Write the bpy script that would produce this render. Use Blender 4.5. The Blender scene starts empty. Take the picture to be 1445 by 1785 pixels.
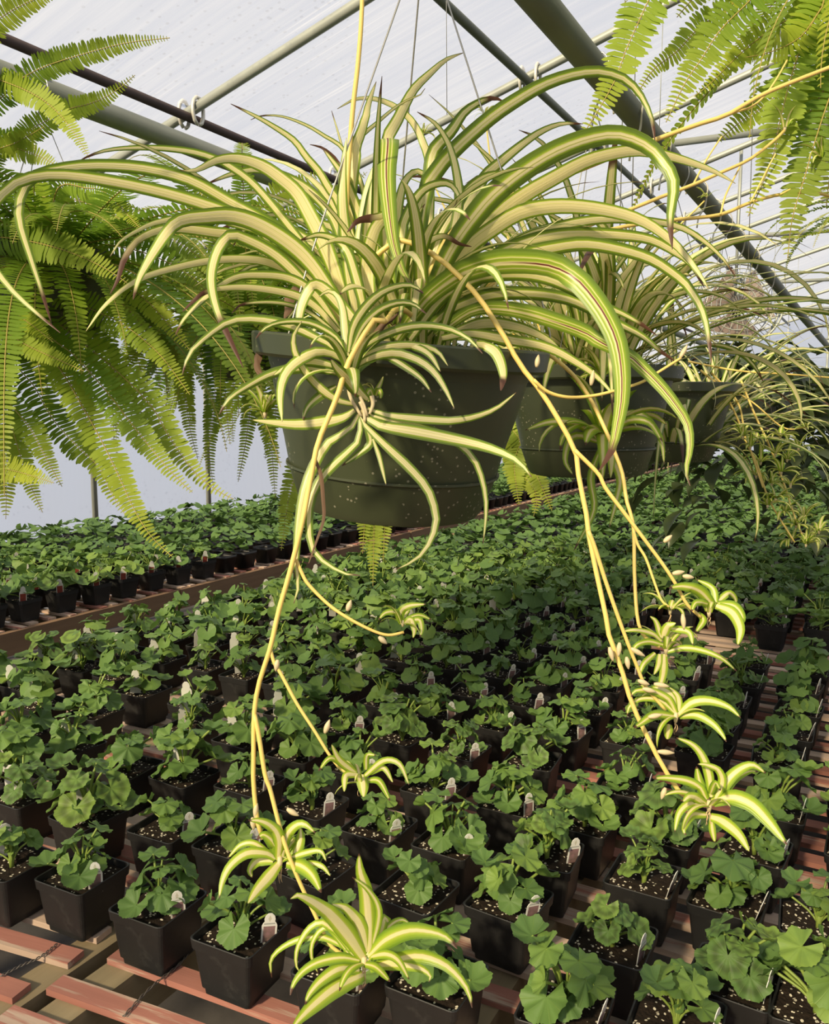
import bpy, math, random
import numpy as np
from mathutils import Vector, Matrix, Euler

# ------------------------------------------------------------------ camera, sky, sun, exposure
SC = bpy.context.scene
COL = SC.collection
F, CX, CY = 1450.0, 722.5, 892.5           # focal length in pixels of the 1445 x 1785 frame
PITCH = math.atan(172 / F)
YAW = math.atan(818 / math.hypot(F, 172))
cp, sp, cyw, syw = math.cos(PITCH), math.sin(PITCH), math.cos(YAW), math.sin(YAW)
FW = np.array([-syw, cyw, 0.0]); RT = np.array([cyw, syw, 0.0]); UP = np.array([0, 0, 1.0])
FWD = FW * cp - UP * sp
UPC = FW * sp + UP * cp
CAM = np.array([0.0, 0.0, 1.66])           # eye height above the greenhouse floor

cam = bpy.data.cameras.new('camera'); camo = bpy.data.objects.new('camera', cam); COL.objects.link(camo)
cam.sensor_fit = 'HORIZONTAL'; cam.sensor_width = 36.0; cam.lens = 36.0 * F / 1445.0
cam.clip_start = 0.02; cam.clip_end = 200
camo.matrix_world = Matrix(((RT[0], UPC[0], -FWD[0], CAM[0]), (RT[1], UPC[1], -FWD[1], CAM[1]),
                            (RT[2], UPC[2], -FWD[2], CAM[2]), (0, 0, 0, 1)))
SC.camera = camo
SC.view_settings.view_transform = 'Standard'; SC.view_settings.look = 'None'
SC.view_settings.gamma = 1.0; SC.view_settings.use_curve_mapping = False
SC.view_settings.exposure = 0.0
SC.cycles.max_bounces = 7; SC.cycles.diffuse_bounces = 3; SC.cycles.glossy_bounces = 2
SC.cycles.transmission_bounces = 3; SC.cycles.transparent_max_bounces = 8
SC.cycles.caustics_reflective = False; SC.cycles.caustics_refractive = False

W = bpy.data.worlds.new('hazy_sky'); SC.world = W; W.use_nodes = True
wn = W.node_tree.nodes; wl = W.node_tree.links; wn.clear()
wo = wn.new('ShaderNodeOutputWorld'); wb = wn.new('ShaderNodeBackground')
wt = wn.new('ShaderNodeTexCoord'); wx = wn.new('ShaderNodeSeparateXYZ'); wr = wn.new('ShaderNodeValToRGB')
wl.new(wt.outputs['Generated'], wx.inputs[0]); wl.new(wx.outputs['Z'], wr.inputs[0])
wr.color_ramp.elements[0].position = 0.0; wr.color_ramp.elements[0].color = (0.80, 0.84, 0.94, 1)
wr.color_ramp.elements[1].position = 1.0; wr.color_ramp.elements[1].color = (0.66, 0.75, 0.96, 1)
wl.new(wr.outputs[0], wb.inputs[0]); wb.inputs[1].default_value = 0.72; wl.new(wb.outputs[0], wo.inputs[0])

SUN_DIR = np.array([-0.10, -0.84, 0.53])   # towards the sun: low, behind the camera and a little to its left
sun = bpy.data.lights.new('sun', 'SUN'); suno = bpy.data.objects.new('sun', sun); COL.objects.link(suno)
sun.energy = 9.0; sun.color = (1.0, 0.83, 0.55); sun.angle = math.radians(5)
suno.rotation_euler = Vector(SUN_DIR).to_track_quat('Z', 'Y').to_euler()
suno.location = (-1, -9, 8)

# ------------------------------------------------------------------ helpers
R = random.Random(7)
def U(a, b): return R.uniform(a, b)
def ray(x, y): return FWD + RT * ((x - CX) / F) - UPC * ((y - CY) / F)
def unp(x, y, z): return CAM + ray(x, y) * z          # the point at that depth along the view axis
def onplane(x, y, Z):
    r = ray(x, y); return CAM + r * ((Z - CAM[2]) / r[2])
def proj(p):
    d = np.asarray(p) - CAM; z = d @ FWD
    return CX + F * (d @ RT) / z, CY - F * (d @ UPC) / z, z

ORD = ('first second third fourth fifth sixth seventh eighth ninth tenth eleventh twelfth thirteenth fourteenth fifteenth '
       'sixteenth seventeenth eighteenth nineteenth twentieth').split()
TENS = {2: 'twenty', 3: 'thirty', 4: 'forty', 5: 'fifty', 6: 'sixty', 7: 'seventy', 8: 'eighty', 9: 'ninety'}
def ordn(n):
    if n <= 20: return ORD[n - 1]
    t, u = divmod(n, 10)
    if u == 0: return TENS[t][:-1] + 'ieth'
    return TENS[t] + '-' + ORD[u - 1]

def mesh(name, v, f, mats, uv=None, mi=None, smooth=True, sharp=None):
    me = bpy.data.meshes.new(name)
    me.from_pydata([tuple(map(float, p)) for p in v], [], f)
    for m in (mats if isinstance(mats, (list, tuple)) else [mats]): me.materials.append(m)
    if smooth: me.polygons.foreach_set('use_smooth', np.ones(len(me.polygons), dtype=bool))
    if mi is not None: me.polygons.foreach_set('material_index', np.asarray(mi, dtype=np.int32))
    if uv is not None:
        lay = me.uv_layers.new(name='UVMap')
        idx = np.empty(len(me.loops), dtype=np.int32); me.loops.foreach_get('vertex_index', idx)
        lay.data.foreach_set('uv', np.asarray(uv, dtype=np.float32)[idx].ravel())
    me.update()
    if sharp: me.set_sharp_from_angle(angle=math.radians(sharp))
    return me
def link(name, data, parent=None, loc=None, rot=None, scale=None):
    o = bpy.data.objects.new(name, data); COL.objects.link(o)
    if parent is not None: o.parent = parent
    if loc is not None: o.location = [float(a) for a in loc]
    if rot is not None: o.rotation_euler = rot
    if scale is not None: o.scale = (scale,) * 3 if not hasattr(scale, '__len__') else scale
    return o
def tag(o, label=None, cat=None, group=None, kind=None):
    if label: o['label'] = label
    if cat: o['category'] = cat
    if group: o['group'] = group
    if kind: o['kind'] = kind
    return o
def empty(name, loc, label=None, cat=None, group=None, parent=None):
    o = bpy.data.objects.new(name, None); COL.objects.link(o); o.empty_display_size = 0.05
    o.location = [float(a) for a in loc]
    if parent is not None: o.parent = parent
    return tag(o, label, cat, group)

class MB:
    """collects verts / faces / uv for one mesh"""
    def __init__(s): s.v = []; s.f = []; s.uv = []; s.mi = []
    def add(s, v, f, uv=None, m=0):
        b = len(s.v); s.v += [tuple(p) for p in v]; s.f += [tuple(i + b for i in q) for q in f]
        s.uv += list(uv) if uv is not None else [(0.5, 0.5)] * len(v); s.mi += [m] * len(f)
    def box(s, c, d, rz=0.0, m=0, jit=0.0):
        c = np.array(c, float); d = np.array(d, float) / 2; ca, sa = math.cos(rz), math.sin(rz); v = []
        for z in (-1, 1):
            for x, y in ((-1, -1), (1, -1), (1, 1), (-1, 1)):
                px, py = x * d[0] + U(-jit, jit), y * d[1] + U(-jit, jit)
                v.append((c[0] + px * ca - py * sa, c[1] + px * sa + py * ca, c[2] + z * d[2]))
        s.add(v, [(0, 3, 2, 1), (4, 5, 6, 7), (0, 1, 5, 4), (1, 2, 6, 5), (2, 3, 7, 6), (3, 0, 4, 7)], m=m)
    def tube(s, pts, rad, n=8, m=0, caps=True):
        pts = np.asarray(pts, float); k = len(pts)
        rad = np.full(k, rad) if np.isscalar(rad) else np.asarray(rad)
        t = np.gradient(pts, axis=0); t /= np.linalg.norm(t, axis=1)[:, None] + 1e-12
        a = np.array([0, 0, 1.0]) if abs(t[0][2]) < 0.9 else np.array([1.0, 0, 0])
        v = []; uv = []
        for i in range(k):
            x = np.cross(t[i], a); x /= np.linalg.norm(x) + 1e-12; y = np.cross(t[i], x); a = -y if i else a
            a = np.cross(x, t[i])
            for j in range(n):
                q = 2 * math.pi * j / n
                v.append(pts[i] + rad[i] * (math.cos(q) * x + math.sin(q) * np.cross(t[i], x))); uv.append((j / n, i / max(1, k - 1)))
        f = [(i * n + j, i * n + (j + 1) % n, (i + 1) * n + (j + 1) % n, (i + 1) * n + j) for i in range(k - 1) for j in range(n)]
        if caps: f += [tuple(range(n))[::-1], tuple((k - 1) * n + j for j in range(n))]
        s.add(v, f, uv, m)
    def lathe(s, prof, n=48, m=0, closed=False):
        v = []; uv = []
        for i, (r, z) in enumerate(prof):
            for j in range(n):
                q = 2 * math.pi * j / n; v.append((r * math.cos(q), r * math.sin(q), z)); uv.append((j / n, i / (len(prof) - 1)))
        f = [(i * n + j, i * n + (j + 1) % n, (i + 1) * n + (j + 1) % n, (i + 1) * n + j) for i in range(len(prof) - 1) for j in range(n)]
        s.add(v, f, uv, m)
    def mesh(s, name, mats, smooth=True, sharp=None): return mesh(name, s.v, s.f, mats, s.uv, s.mi, smooth, sharp)

def smooth_path(P, n):
    """Catmull-Rom through the points of P, n samples spaced evenly"""
    P = np.asarray(P, float)
    if len(P) == 2: return P[0] + (P[1] - P[0]) * np.linspace(0, 1, n)[:, None]
    Q = np.vstack([2 * P[0] - P[1], P, 2 * P[-1] - P[-2]]); out = []
    for i in range(1, len(Q) - 2):
        for u in np.linspace(0, 1, 9)[:-1]:
            a, b, c, d = Q[i - 1], Q[i], Q[i + 1], Q[i + 2]
            out.append(0.5 * (2 * b + (c - a) * u + (2 * a - 5 * b + 4 * c - d) * u * u + (3 * b - a - 3 * c + d) * u ** 3))
    out.append(P[-1]); out = np.array(out)
    s = np.concatenate([[0], np.cumsum(np.linalg.norm(np.diff(out, axis=0), axis=1))])
    return np.stack([np.interp(np.linspace(0, s[-1], n), s, out[:, k]) for k in range(3)], 1)

# ------------------------------------------------------------------ materials
class NT:
    def __init__(s, name):
        s.m = bpy.data.materials.new(name); s.m.use_nodes = True; s.t = s.m.node_tree; s.t.nodes.clear()
        s.out = s.n('ShaderNodeOutputMaterial')
    def n(s, kind, **kw):
        o = s.t.nodes.new(kind)
        for k, v in kw.items(): setattr(o, k, v)
        return o
    def l(s, a, b): s.t.links.new(a, b)
    def math(s, op, a, b=None, clamp=False):
        o = s.n('ShaderNodeMath', operation=op, use_clamp=clamp)
        for i, q in enumerate((a, b)):
            if q is None: continue
            if isinstance(q, (int, float)): o.inputs[i].default_value = q
            else: s.l(q, o.inputs[i])
        return o.outputs[0]
    def mix(s, fac, a, b, blend='MIX'):
        o = s.n('ShaderNodeMix', data_type='RGBA', blend_type=blend)
        for i, q in ((0, fac), (6, a), (7, b)):
            if isinstance(q, (int, float)): o.inputs[i].default_value = q
            elif isinstance(q, (tuple, list)): o.inputs[i].default_value = (*q, 1)
            else: s.l(q, o.inputs[i])
        return o.outputs[2]
    def ramp(s, fac, stops, interp='LINEAR'):
        o = s.n('ShaderNodeValToRGB'); e = o.color_ramp.elements; o.color_ramp.interpolation = interp
        while len(e) < len(stops): e.new(0.5)
        for q, (p, c) in zip(e, stops):
            q.position = p; q.color = (*c, 1) if hasattr(c, '__len__') else (c, c, c, 1)
        s.l(fac, o.inputs[0]); return o.outputs[0]
    def noise(s, scale=5, detail=3, vec=None, rough=0.5, stretch=None):
        o = s.n('ShaderNodeTexNoise'); o.inputs['Scale'].default_value = scale; o.inputs['Detail'].default_value = detail
        o.inputs['Roughness'].default_value = rough
        s.l(s.vec(vec, stretch), o.inputs['Vector']); return o.outputs['Fac']
    def vec(s, vec=None, stretch=None):
        v = vec if vec is not None else s.n('ShaderNodeTexCoord').outputs['Object']
        if stretch:
            mp = s.n('ShaderNodeMapping'); mp.inputs['Scale'].default_value = stretch; s.l(v, mp.inputs['Vector']); v = mp.outputs[0]
        return v
    def rnd(s): return s.n('ShaderNodeObjectInfo').outputs['Random']
    def bump(s, h, strength=0.3, dist=0.01):
        b = s.n('ShaderNodeBump'); b.inputs['Strength'].default_value = strength; b.inputs['Distance'].default_value = dist
        s.l(h, b.inputs['Height']); return b.outputs[0]
    def pbr(s, color, rough=0.5, metal=0.0, normal=None, spec=0.5, trans=0.0, tcolor=None):
        p = s.n('ShaderNodeBsdfPrincipled')
        if isinstance(color, (tuple, list)): p.inputs['Base Color'].default_value = (*color, 1)
        else: s.l(color, p.inputs['Base Color'])
        if isinstance(rough, (int, float)): p.inputs['Roughness'].default_value = rough
        else: s.l(rough, p.inputs['Roughness'])
        p.inputs['Metallic'].default_value = metal; p.inputs['Specular IOR Level'].default_value = spec
        if normal is not None: s.l(normal, p.inputs['Normal'])
        res = p.outputs[0]
        if trans > 0:
            t = s.n('ShaderNodeBsdfTranslucent'); c = tcolor if tcolor is not None else color
            if isinstance(c, (tuple, list)): t.inputs[0].default_value = (*c, 1)
            else: s.l(c, t.inputs[0])
            mx = s.n('ShaderNodeMixShader'); mx.inputs[0].default_value = trans
            s.l(res, mx.inputs[1]); s.l(t.outputs[0], mx.inputs[2]); res = mx.outputs[0]
        s.l(res, s.out.inputs[0]); return s.m

def uvx(nt):
    q = nt.n('ShaderNodeSeparateXYZ'); nt.l(nt.n('ShaderNodeTexCoord').outputs['UV'], q.inputs[0]); return q.outputs[0], q.outputs[1]

def strap_material(name, green=0.08, streak=False, brown=False, baby=False):
    """variegated strap leaf: cream heart, green pinstripes and margins, dry brown tip"""
    nt = NT(name); u, v = uvx(nt); rn = nt.rnd()
    wob = nt.math('MULTIPLY', nt.math('SUBTRACT', nt.noise(30, 2, stretch=(1, 1, 1)), 0.5), 0.06)
    a = nt.math('ADD', nt.math('MULTIPLY', nt.math('ABSOLUTE', nt.math('SUBTRACT', u, 0.5)), 2.0), wob)
    a = nt.math('ADD', a, nt.math('MULTIPLY', nt.math('SUBTRACT', rn, 0.5), 0.34))
    a = nt.math('ADD', a, green)
    cream = (0.90, 0.80, 0.42); pale = (0.88, 0.80, 0.46); lime = (0.42, 0.52, 0.05); gr = (0.20, 0.34, 0.022); dk = (0.075, 0.16, 0.018)
    c = nt.ramp(a, [(0.0, cream), (0.30, cream), (0.335, lime), (0.37, cream), (0.50, pale), (0.60, pale),
                    (0.67, lime), (0.76, gr), (1.0, dk)])
    if baby: c = nt.ramp(a, [(0.0, cream), (0.26, cream), (0.33, (0.58, 0.62, 0.10)), (0.48, (0.40, 0.55, 0.035)), (0.78, (0.24, 0.40, 0.02)), (1.0, (0.13, 0.27, 0.018))])
    if streak: c = nt.ramp(nt.math('ADD', nt.math('ABSOLUTE', nt.math('SUBTRACT', nt.math('MULTIPLY', u, 2.0), 0.9)), wob), [(0.0, cream), (0.13, cream), (0.18, lime), (0.30, gr), (0.40, lime), (0.44, pale), (0.50, lime), (0.60, gr), (1.0, dk)])
    c = nt.mix(nt.math('MULTIPLY', nt.noise(3, 2), 0.22), c, (0.55, 0.56, 0.10))
    if streak:
        st = nt.math('ADD', u, nt.math('MULTIPLY', nt.math('SUBTRACT', nt.noise(14, 2), 0.5), 0.08))
        k = nt.ramp(st, [(0.0, 0.0), (0.425, 0.0), (0.45, 1.0), (0.50, 1.0), (0.525, 0.0), (1.0, 0.0)])
        k = nt.math('MULTIPLY', k, nt.ramp(v, [(0.0, 0.0), (0.30, 0.0), (0.40, 1.0), (1.0, 1.0)]))
        c = nt.mix(k, c, (0.16, 0.035, 0.03))
    tip = nt.ramp(nt.math('ADD', v, nt.math('MULTIPLY', nt.math('SUBTRACT', rn, 0.6), 0.08)), [(0.0, 0.0), (0.935, 0.0), (0.965, 1.0), (1.0, 1.0)])
    c = nt.mix(tip, c, (0.11, 0.05, 0.03))
    if brown:
        c = nt.mix(nt.ramp(nt.math('ADD', v, nt.math('MULTIPLY', nt.noise(20, 2), 0.25)), [(0.0, 0.0), (0.88, 0.0), (0.96, 1.0), (1.0, 1.0)]), c, (0.11, 0.05, 0.032))
    ridge = nt.math('SINE', nt.math('MULTIPLY', u, 44.0))
    return nt.pbr(c, 0.38, normal=nt.bump(ridge, 0.10, 0.0004), trans=0.36, spec=0.4)
M = {}
M['strap'] = strap_material('variegated_leaf')
M['strap_green'] = strap_material('variegated_leaf_greener', 0.22)
M['strap_streak'] = strap_material('variegated_leaf_streaked', 0.14, True)
M['strap_brown'] = strap_material('variegated_leaf_withered', 0.05, False, True)
M['strap_baby'] = strap_material('plantlet_leaf', -0.02, baby=True)
def simple(name, col, rough=0.5, metal=0.0, nscale=None, namt=0.25, bump=0.0, trans=0.0, spec=0.5, stretch=None):
    nt = NT(name); c = col; nrm = None
    if nscale:
        q = nt.noise(nscale, 4, stretch=stretch)
        c = nt.mix(q, tuple(x * (1 - namt) for x in col), tuple(min(1, x * (1 + namt)) for x in col))
        if bump: nrm = nt.bump(q, bump, 0.004)
    return nt.pbr(c, rough, metal, nrm, spec, trans)
M['stolon'] = simple('yellow_stolon', (0.88, 0.66, 0.19), 0.45, nscale=25, namt=0.15, trans=0.15)
M['bud'] = simple('cream_bud', (0.80, 0.68, 0.42), 0.5, nscale=40, namt=0.15, trans=0.3)
M['dry'] = simple('dried_leaf', (0.13, 0.072, 0.036), 0.7, nscale=40, namt=0.5, trans=0.15)
M['root'] = simple('pale_root', (0.55, 0.38, 0.2), 0.6, nscale=40)
M['basket'] = None
def basket_material():
    nt = NT('green_basket_plastic')
    c = nt.mix(nt.noise(7, 4), (0.028, 0.038, 0.017), (0.055, 0.064, 0.030))
    vo = nt.n('ShaderNodeTexVoronoi'); vo.inputs['Scale'].default_value = 150; nt.l(nt.vec(), vo.inputs['Vector'])
    sp_ = nt.math('MULTIPLY', nt.math('LESS_THAN', vo.outputs['Distance'], 0.20), nt.math('GREATER_THAN', nt.noise(16, 2), 0.56))
    c = nt.mix(nt.math('MULTIPLY', sp_, 0.6), c, (0.32, 0.30, 0.22))
    return nt.pbr(c, 0.42, normal=nt.bump(nt.noise(60, 2), 0.08, 0.001), spec=0.5)
M['basket'] = basket_material()
def soil_material():
    nt = NT('potting_soil')
    vo = nt.n('ShaderNodeTexVoronoi'); vo.inputs['Scale'].default_value = 190; nt.l(nt.vec(), vo.inputs['Vector'])
    c = nt.mix(nt.noise(120, 3), (0.006, 0.0045, 0.003), (0.030, 0.019, 0.012))
    k = nt.math('MULTIPLY', nt.math('LESS_THAN', vo.outputs['Distance'], 0.42), nt.math('GREATER_THAN', vo.outputs['Color'], 0.66))
    c = nt.mix(nt.math('MULTIPLY', k, 0.9), c, (0.72, 0.66, 0.52))
    return nt.pbr(c, 0.9, normal=nt.bump(nt.noise(170, 3), 0.9, 0.004), spec=0.2)
M['soil'] = soil_material()
def blackpot_material():
    nt = NT('black_pot_plastic')
    d = nt.noise(26, 5, rough=0.7)
    c = nt.mix(nt.ramp(d, [(0.0, 0.0), (0.55, 0.0), (0.8, 1.0)]), (0.009, 0.009, 0.009), (0.032, 0.031, 0.028))
    return nt.pbr(c, nt.ramp(d, [(0.0, 0.42), (1.0, 0.62)]), normal=nt.bump(nt.noise(80, 2), 0.06, 0.001), spec=0.5)
M['pot'] = blackpot_material()
def geranium_material(name, zonal):
    nt = NT(name); u, v = uvx(nt); rn = nt.rnd()          # u = distance from the petiole, v = angle
    vein = nt.ramp(nt.math('ABSOLUTE', nt.math('SINE', nt.math('MULTIPLY', v, math.pi * 9))), [(0.0, 1.0), (0.16, 0.0), (1.0, 0.0)])
    c = nt.ramp(rn, [(0.0, (0.085, 0.165, 0.045)), (0.45, (0.125, 0.225, 0.048)), (0.8, (0.19, 0.30, 0.05)), (1.0, (0.27, 0.38, 0.055))])
    c = nt.mix(nt.noise(60, 3), c, (0.11, 0.20, 0.05))
    if zonal: c = nt.mix(nt.ramp(u, [(0.0, 0.0), (0.35, 0.0), (0.55, 0.5), (0.66, 0.5), (0.85, 0.0), (1.0, 0.0)]), c, (0.035, 0.040, 0.015))
    c = nt.mix(nt.math('MULTIPLY', vein, 0.35), c, (0.24, 0.33, 0.08))
    return nt.pbr(c, 0.55, normal=nt.bump(nt.math('ADD', nt.noise(90, 3), vein), 0.35, 0.0015), trans=0.28, spec=0.35)
M['ger'] = geranium_material('geranium_leaf', False)
M['gerz'] = geranium_material('geranium_leaf_zonal', True)
M['petiole'] = simple('geranium_stem', (0.24, 0.33, 0.06), 0.5, nscale=60, trans=0.15)
def fern_material():
    nt = NT('fern_frond'); u, v = uvx(nt); rn = nt.rnd()
    c = nt.ramp(rn, [(0.0, (0.12, 0.235, 0.022)), (0.5, (0.23, 0.37, 0.03)), (1.0, (0.40, 0.50, 0.045))])
    c = nt.mix(nt.ramp(v, [(0.0, 0.0), (0.62, 0.0), (1.0, 0.7)]), c, (0.46, 0.50, 0.05))      # young yellow tips
    c = nt.mix(nt.math('MULTIPLY', nt.ramp(nt.math('ABSOLUTE', nt.math('SUBTRACT', u, 0.5)), [(0.0, 1.0), (0.06, 0.0)]), 0.4), c, (0.40, 0.46, 0.10))
    return nt.pbr(c, 0.5, trans=0.5, spec=0.35)
M['fern'] = fern_material()
M['rachis'] = simple('fern_rachis', (0.32, 0.26, 0.06), 0.6, nscale=30)
def tag_material(name, photo):
    nt = NT(name); u, v = uvx(nt); c = (0.84, 0.83, 0.77)
    if photo:
        k = nt.math('MULTIPLY', nt.math('LESS_THAN', nt.math('ABSOLUTE', nt.math('SUBTRACT', u, 0.5)), 0.38), nt.math('LESS_THAN', v, 0.60))
        ph = nt.mix(nt.noise(110, 3), (0.07, 0.09, 0.04), (0.50, 0.26, 0.30))
        c = nt.mix(k, c, ph)
        ln = nt.math('MULTIPLY', nt.math('LESS_THAN', nt.math('ABSOLUTE', nt.math('SUBTRACT', v, 0.68)), 0.022), nt.math('LESS_THAN', nt.math('ABSOLUTE', nt.math('SUBTRACT', u, 0.5)), 0.36))
        c = nt.mix(nt.math('MULTIPLY', ln, 0.6), c, (0.18, 0.20, 0.18))
        lg = nt.math('LESS_THAN', nt.math('ADD', nt.math('ABSOLUTE', nt.math('SUBTRACT', v, 0.84)), nt.math('ABSOLUTE', nt.math('SUBTRACT', u, 0.5))), 0.11)
        c = nt.mix(nt.math('MULTIPLY', lg, 0.5), c, (0.45, 0.40, 0.22))
    return nt.pbr(c, 0.35, spec=0.5, trans=0.25)
M['tag_front'] = tag_material('tag_printed_face', True)
M['tag_back'] = tag_material('tag_blank_face', False)
def redtag():
    nt = NT('tag_red_face'); u, v = uvx(nt)
    k = nt.math('MULTIPLY', nt.math('LESS_THAN', nt.math('ABSOLUTE', nt.math('SUBTRACT', u, 0.5)), 0.40), nt.math('LESS_THAN', v, 0.55))
    return nt.pbr(nt.mix(k, (0.62, 0.61, 0.55), nt.mix(nt.noise(110, 3), (0.08, 0.04, 0.03), (0.42, 0.06, 0.04))), 0.35, trans=0.12)
M['tag_red'] = redtag()
def wood(name, base, paint=None, amount=0.5, along='X'):
    nt = NT(name); st = {'X': (2.5, 40, 40), 'Y': (40, 2.5, 40)}[along]; rn = nt.rnd()
    off = nt.n('ShaderNodeVectorMath', operation='ADD'); nt.l(nt.n('ShaderNodeTexCoord').outputs['Object'], off.inputs[0])
    cmb = nt.n('ShaderNodeCombineXYZ'); q = nt.math('MULTIPLY', rn, 37.0)
    for i in range(3): nt.l(q, cmb.inputs[i])
    nt.l(cmb.outputs[0], off.inputs[1]); v = off.outputs[0]
    g = nt.noise(1.0, 5, v, 0.6, st)
    c = nt.mix(g, tuple(x * 0.50 for x in base), base)
    if paint:
        w = nt.math('ADD', nt.noise(2.2, 5, v, 0.7, tuple(x * 0.35 for x in st)), nt.math('MULTIPLY', nt.math('SUBTRACT', rn, 0.5), 0.35))
        c = nt.mix(nt.ramp(w, [(0.0, 0.0), (amount - 0.035, 0.0), (amount + 0.035, 1.0), (1.0, 1.0)]), c, nt.mix(g, tuple(x * 0.55 for x in paint), paint))
    c = nt.mix(nt.math('MULTIPLY', rn, 0.35), c, (0.10, 0.055, 0.035))
    return nt.pbr(c, 0.8, normal=nt.bump(g, 0.5, 0.002), spec=0.2)
M['slat'] = wood('worn_red_slat', (0.70, 0.52, 0.40), (0.52, 0.22, 0.17), 0.52)
M['beam'] = wood('weathered_beam', (0.36, 0.29, 0.17), along='Y')
M['board'] = wood('brown_edge_board', (0.34, 0.215, 0.125), along='Y')
M['galv'] = simple('galvanised_pipe', (0.36, 0.38, 0.33), 0.5, 0.35, nscale=9, namt=0.25)
M['pipe_green'] = simple('dull_green_pipe', (0.135, 0.150, 0.115), 0.55, 0.2, nscale=9, namt=0.3)
M['pipe_grey'] = simple('weathered_grey_pipe', (0.22, 0.235, 0.20), 0.55, 0.25, nscale=9, namt=0.3)
M['rust'] = simple('rusty_pipe', (0.060, 0.042, 0.040), 0.75, 0.1, nscale=14, namt=0.4)
M['wire'] = simple('steel_wire', (0.42, 0.41, 0.36), 0.35, 0.7)
M['wire_dark'] = simple('dark_twisted_wire', (0.16, 0.14, 0.12), 0.5, 0.5)
M['clamp'] = simple('pale_clamp', (0.62, 0.60, 0.52), 0.4, 0.3)
M['floor'] = simple('dark_floor', (0.055, 0.048, 0.042), 0.9, nscale=12, namt=0.6, bump=0.5)
M['fan'] = simple('dusty_fan_blade', (0.21, 0.16, 0.135), 0.6, nscale=6, namt=0.15)
M['fan_dark'] = simple('fan_motor', (0.10, 0.09, 0.08), 0.6)
M['foliage_dark'] = simple('dark_trailing_leaf', (0.060, 0.085, 0.026), 0.4, nscale=10, namt=0.5, trans=0.25)
def film_material(name='greenhouse_film', stretch=(1.2, 26, 1.2), stretch2=(0.7, 60, 0.7)):
    nt = NT(name)
    st = nt.noise(1.0, 4, stretch=stretch, rough=0.6)      # run-off streaks down the slope
    bl = nt.noise(0.9, 3)
    vo = nt.n('ShaderNodeTexVoronoi'); vo.inputs['Scale'].default_value = 26; nt.l(nt.vec(), vo.inputs['Vector'])
    dr = nt.math('MULTIPLY', nt.math('LESS_THAN', vo.outputs['Distance'], 0.20), nt.math('GREATER_THAN', nt.noise(1.6, 3), 0.52))
    st2 = nt.ramp(nt.noise(1.0, 3, stretch=stretch2, rough=0.55), [(0.0, 0.0), (0.55, 0.0), (0.75, 1.0), (1.0, 1.0)])
    st2 = nt.math('MULTIPLY', st2, nt.ramp(nt.noise(1.5, 2), [(0.0, 0.0), (0.42, 0.0), (0.62, 1.0), (1.0, 1.0)]))
    k = nt.math('ADD', nt.math('MULTIPLY', st, 0.30), nt.math('MULTIPLY', bl, 0.30))
    fac = nt.math('ADD', nt.math('ADD', k, 0.0), nt.math('MULTIPLY', st2, 0.26), True)
    tr = nt.n('ShaderNodeBsdfTransparent'); nt.l(nt.mix(dr, (0.97, 0.97, 0.98), (0.78, 0.78, 0.80)), tr.inputs[0])
    tl = nt.n('ShaderNodeBsdfTranslucent'); tl.inputs[0].default_value = (0.86, 0.87, 0.90, 1)
    gl = nt.n('ShaderNodeBsdfDiffuse'); gl.inputs[0].default_value = (0.80, 0.81, 0.84, 1)
    m1 = nt.n('ShaderNodeMixShader'); m1.inputs[0].default_value = 0.25; nt.l(tl.outputs[0], m1.inputs[1]); nt.l(gl.outputs[0], m1.inputs[2])
    m2 = nt.n('ShaderNodeMixShader'); nt.l(fac, m2.inputs[0]); nt.l(tr.outputs[0], m2.inputs[1]); nt.l(m1.outputs[0], m2.inputs[2])
    nt.l(m2.outputs[0], nt.out.inputs[0]); return nt.m
M['film'] = film_material()
M['wall_film'] = film_material('greenhouse_wall_film', (1, 1.5, 0.4), (1, 3, 0.5))

# ------------------------------------------------------------------ the greenhouse shell
XL, XR, XRIDGE, YF, YB = -5.2, 7.2, 1.0, -6.0, 18.0
def roofz(x): return 3.56 + 0.28 * (-abs(x - XRIDGE) + (XRIDGE + 1.28))
ZE = roofz(XL)
def sheet(name, quads, label):
    b = MB()
    for q in quads: b.add(q, [(0, 1, 2, 3)])
    o = link(name, b.mesh(name, M['film' if name == 'ceiling' else 'wall_film'], False)); return tag(o, label, None, None, 'structure')
sheet('ceiling', [[(XL, YF, ZE), (XRIDGE, YF, roofz(XRIDGE)), (XRIDGE, YB, roofz(XRIDGE)), (XL, YB, ZE)],
                  [(XRIDGE, YF, roofz(XRIDGE)), (XR, YF, roofz(XR)), (XR, YB, roofz(XR)), (XRIDGE, YB, roofz(XRIDGE))]],
      'translucent plastic film roof with streaks of condensation')
sheet('wall_left', [[(XL, YF, 0), (XL, YF, ZE), (XL, YB, ZE), (XL, YB, 0)]], 'white film side wall behind the far bench')
sheet('wall_right', [[(XR, YF, 0), (XR, YF, roofz(XR)), (XR, YB, roofz(XR)), (XR, YB, 0)]], 'film side wall on the sunny side')
for nm, y in (('wall_back', YB), ('wall_front', YF)):
    sheet(nm, [[(XL, y, 0), (XL, y, ZE), (XRIDGE, y, roofz(XRIDGE)), (XRIDGE, y, 0)], [(XRIDGE, y, 0), (XRIDGE, y, roofz(XRIDGE)), (XR, y, roofz(XR)), (XR, y, 0)]],
          'film gable wall at the end of the greenhouse')
b = MB(); b.add([(-9, -9, 0), (11, -9, 0), (11, 21, 0), (-9, 21, 0)], [(0, 1, 2, 3)])
tag(link('floor', b.mesh('floor', M['floor'], False)), 'dark earth floor under the benches', None, None, 'structure')

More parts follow.
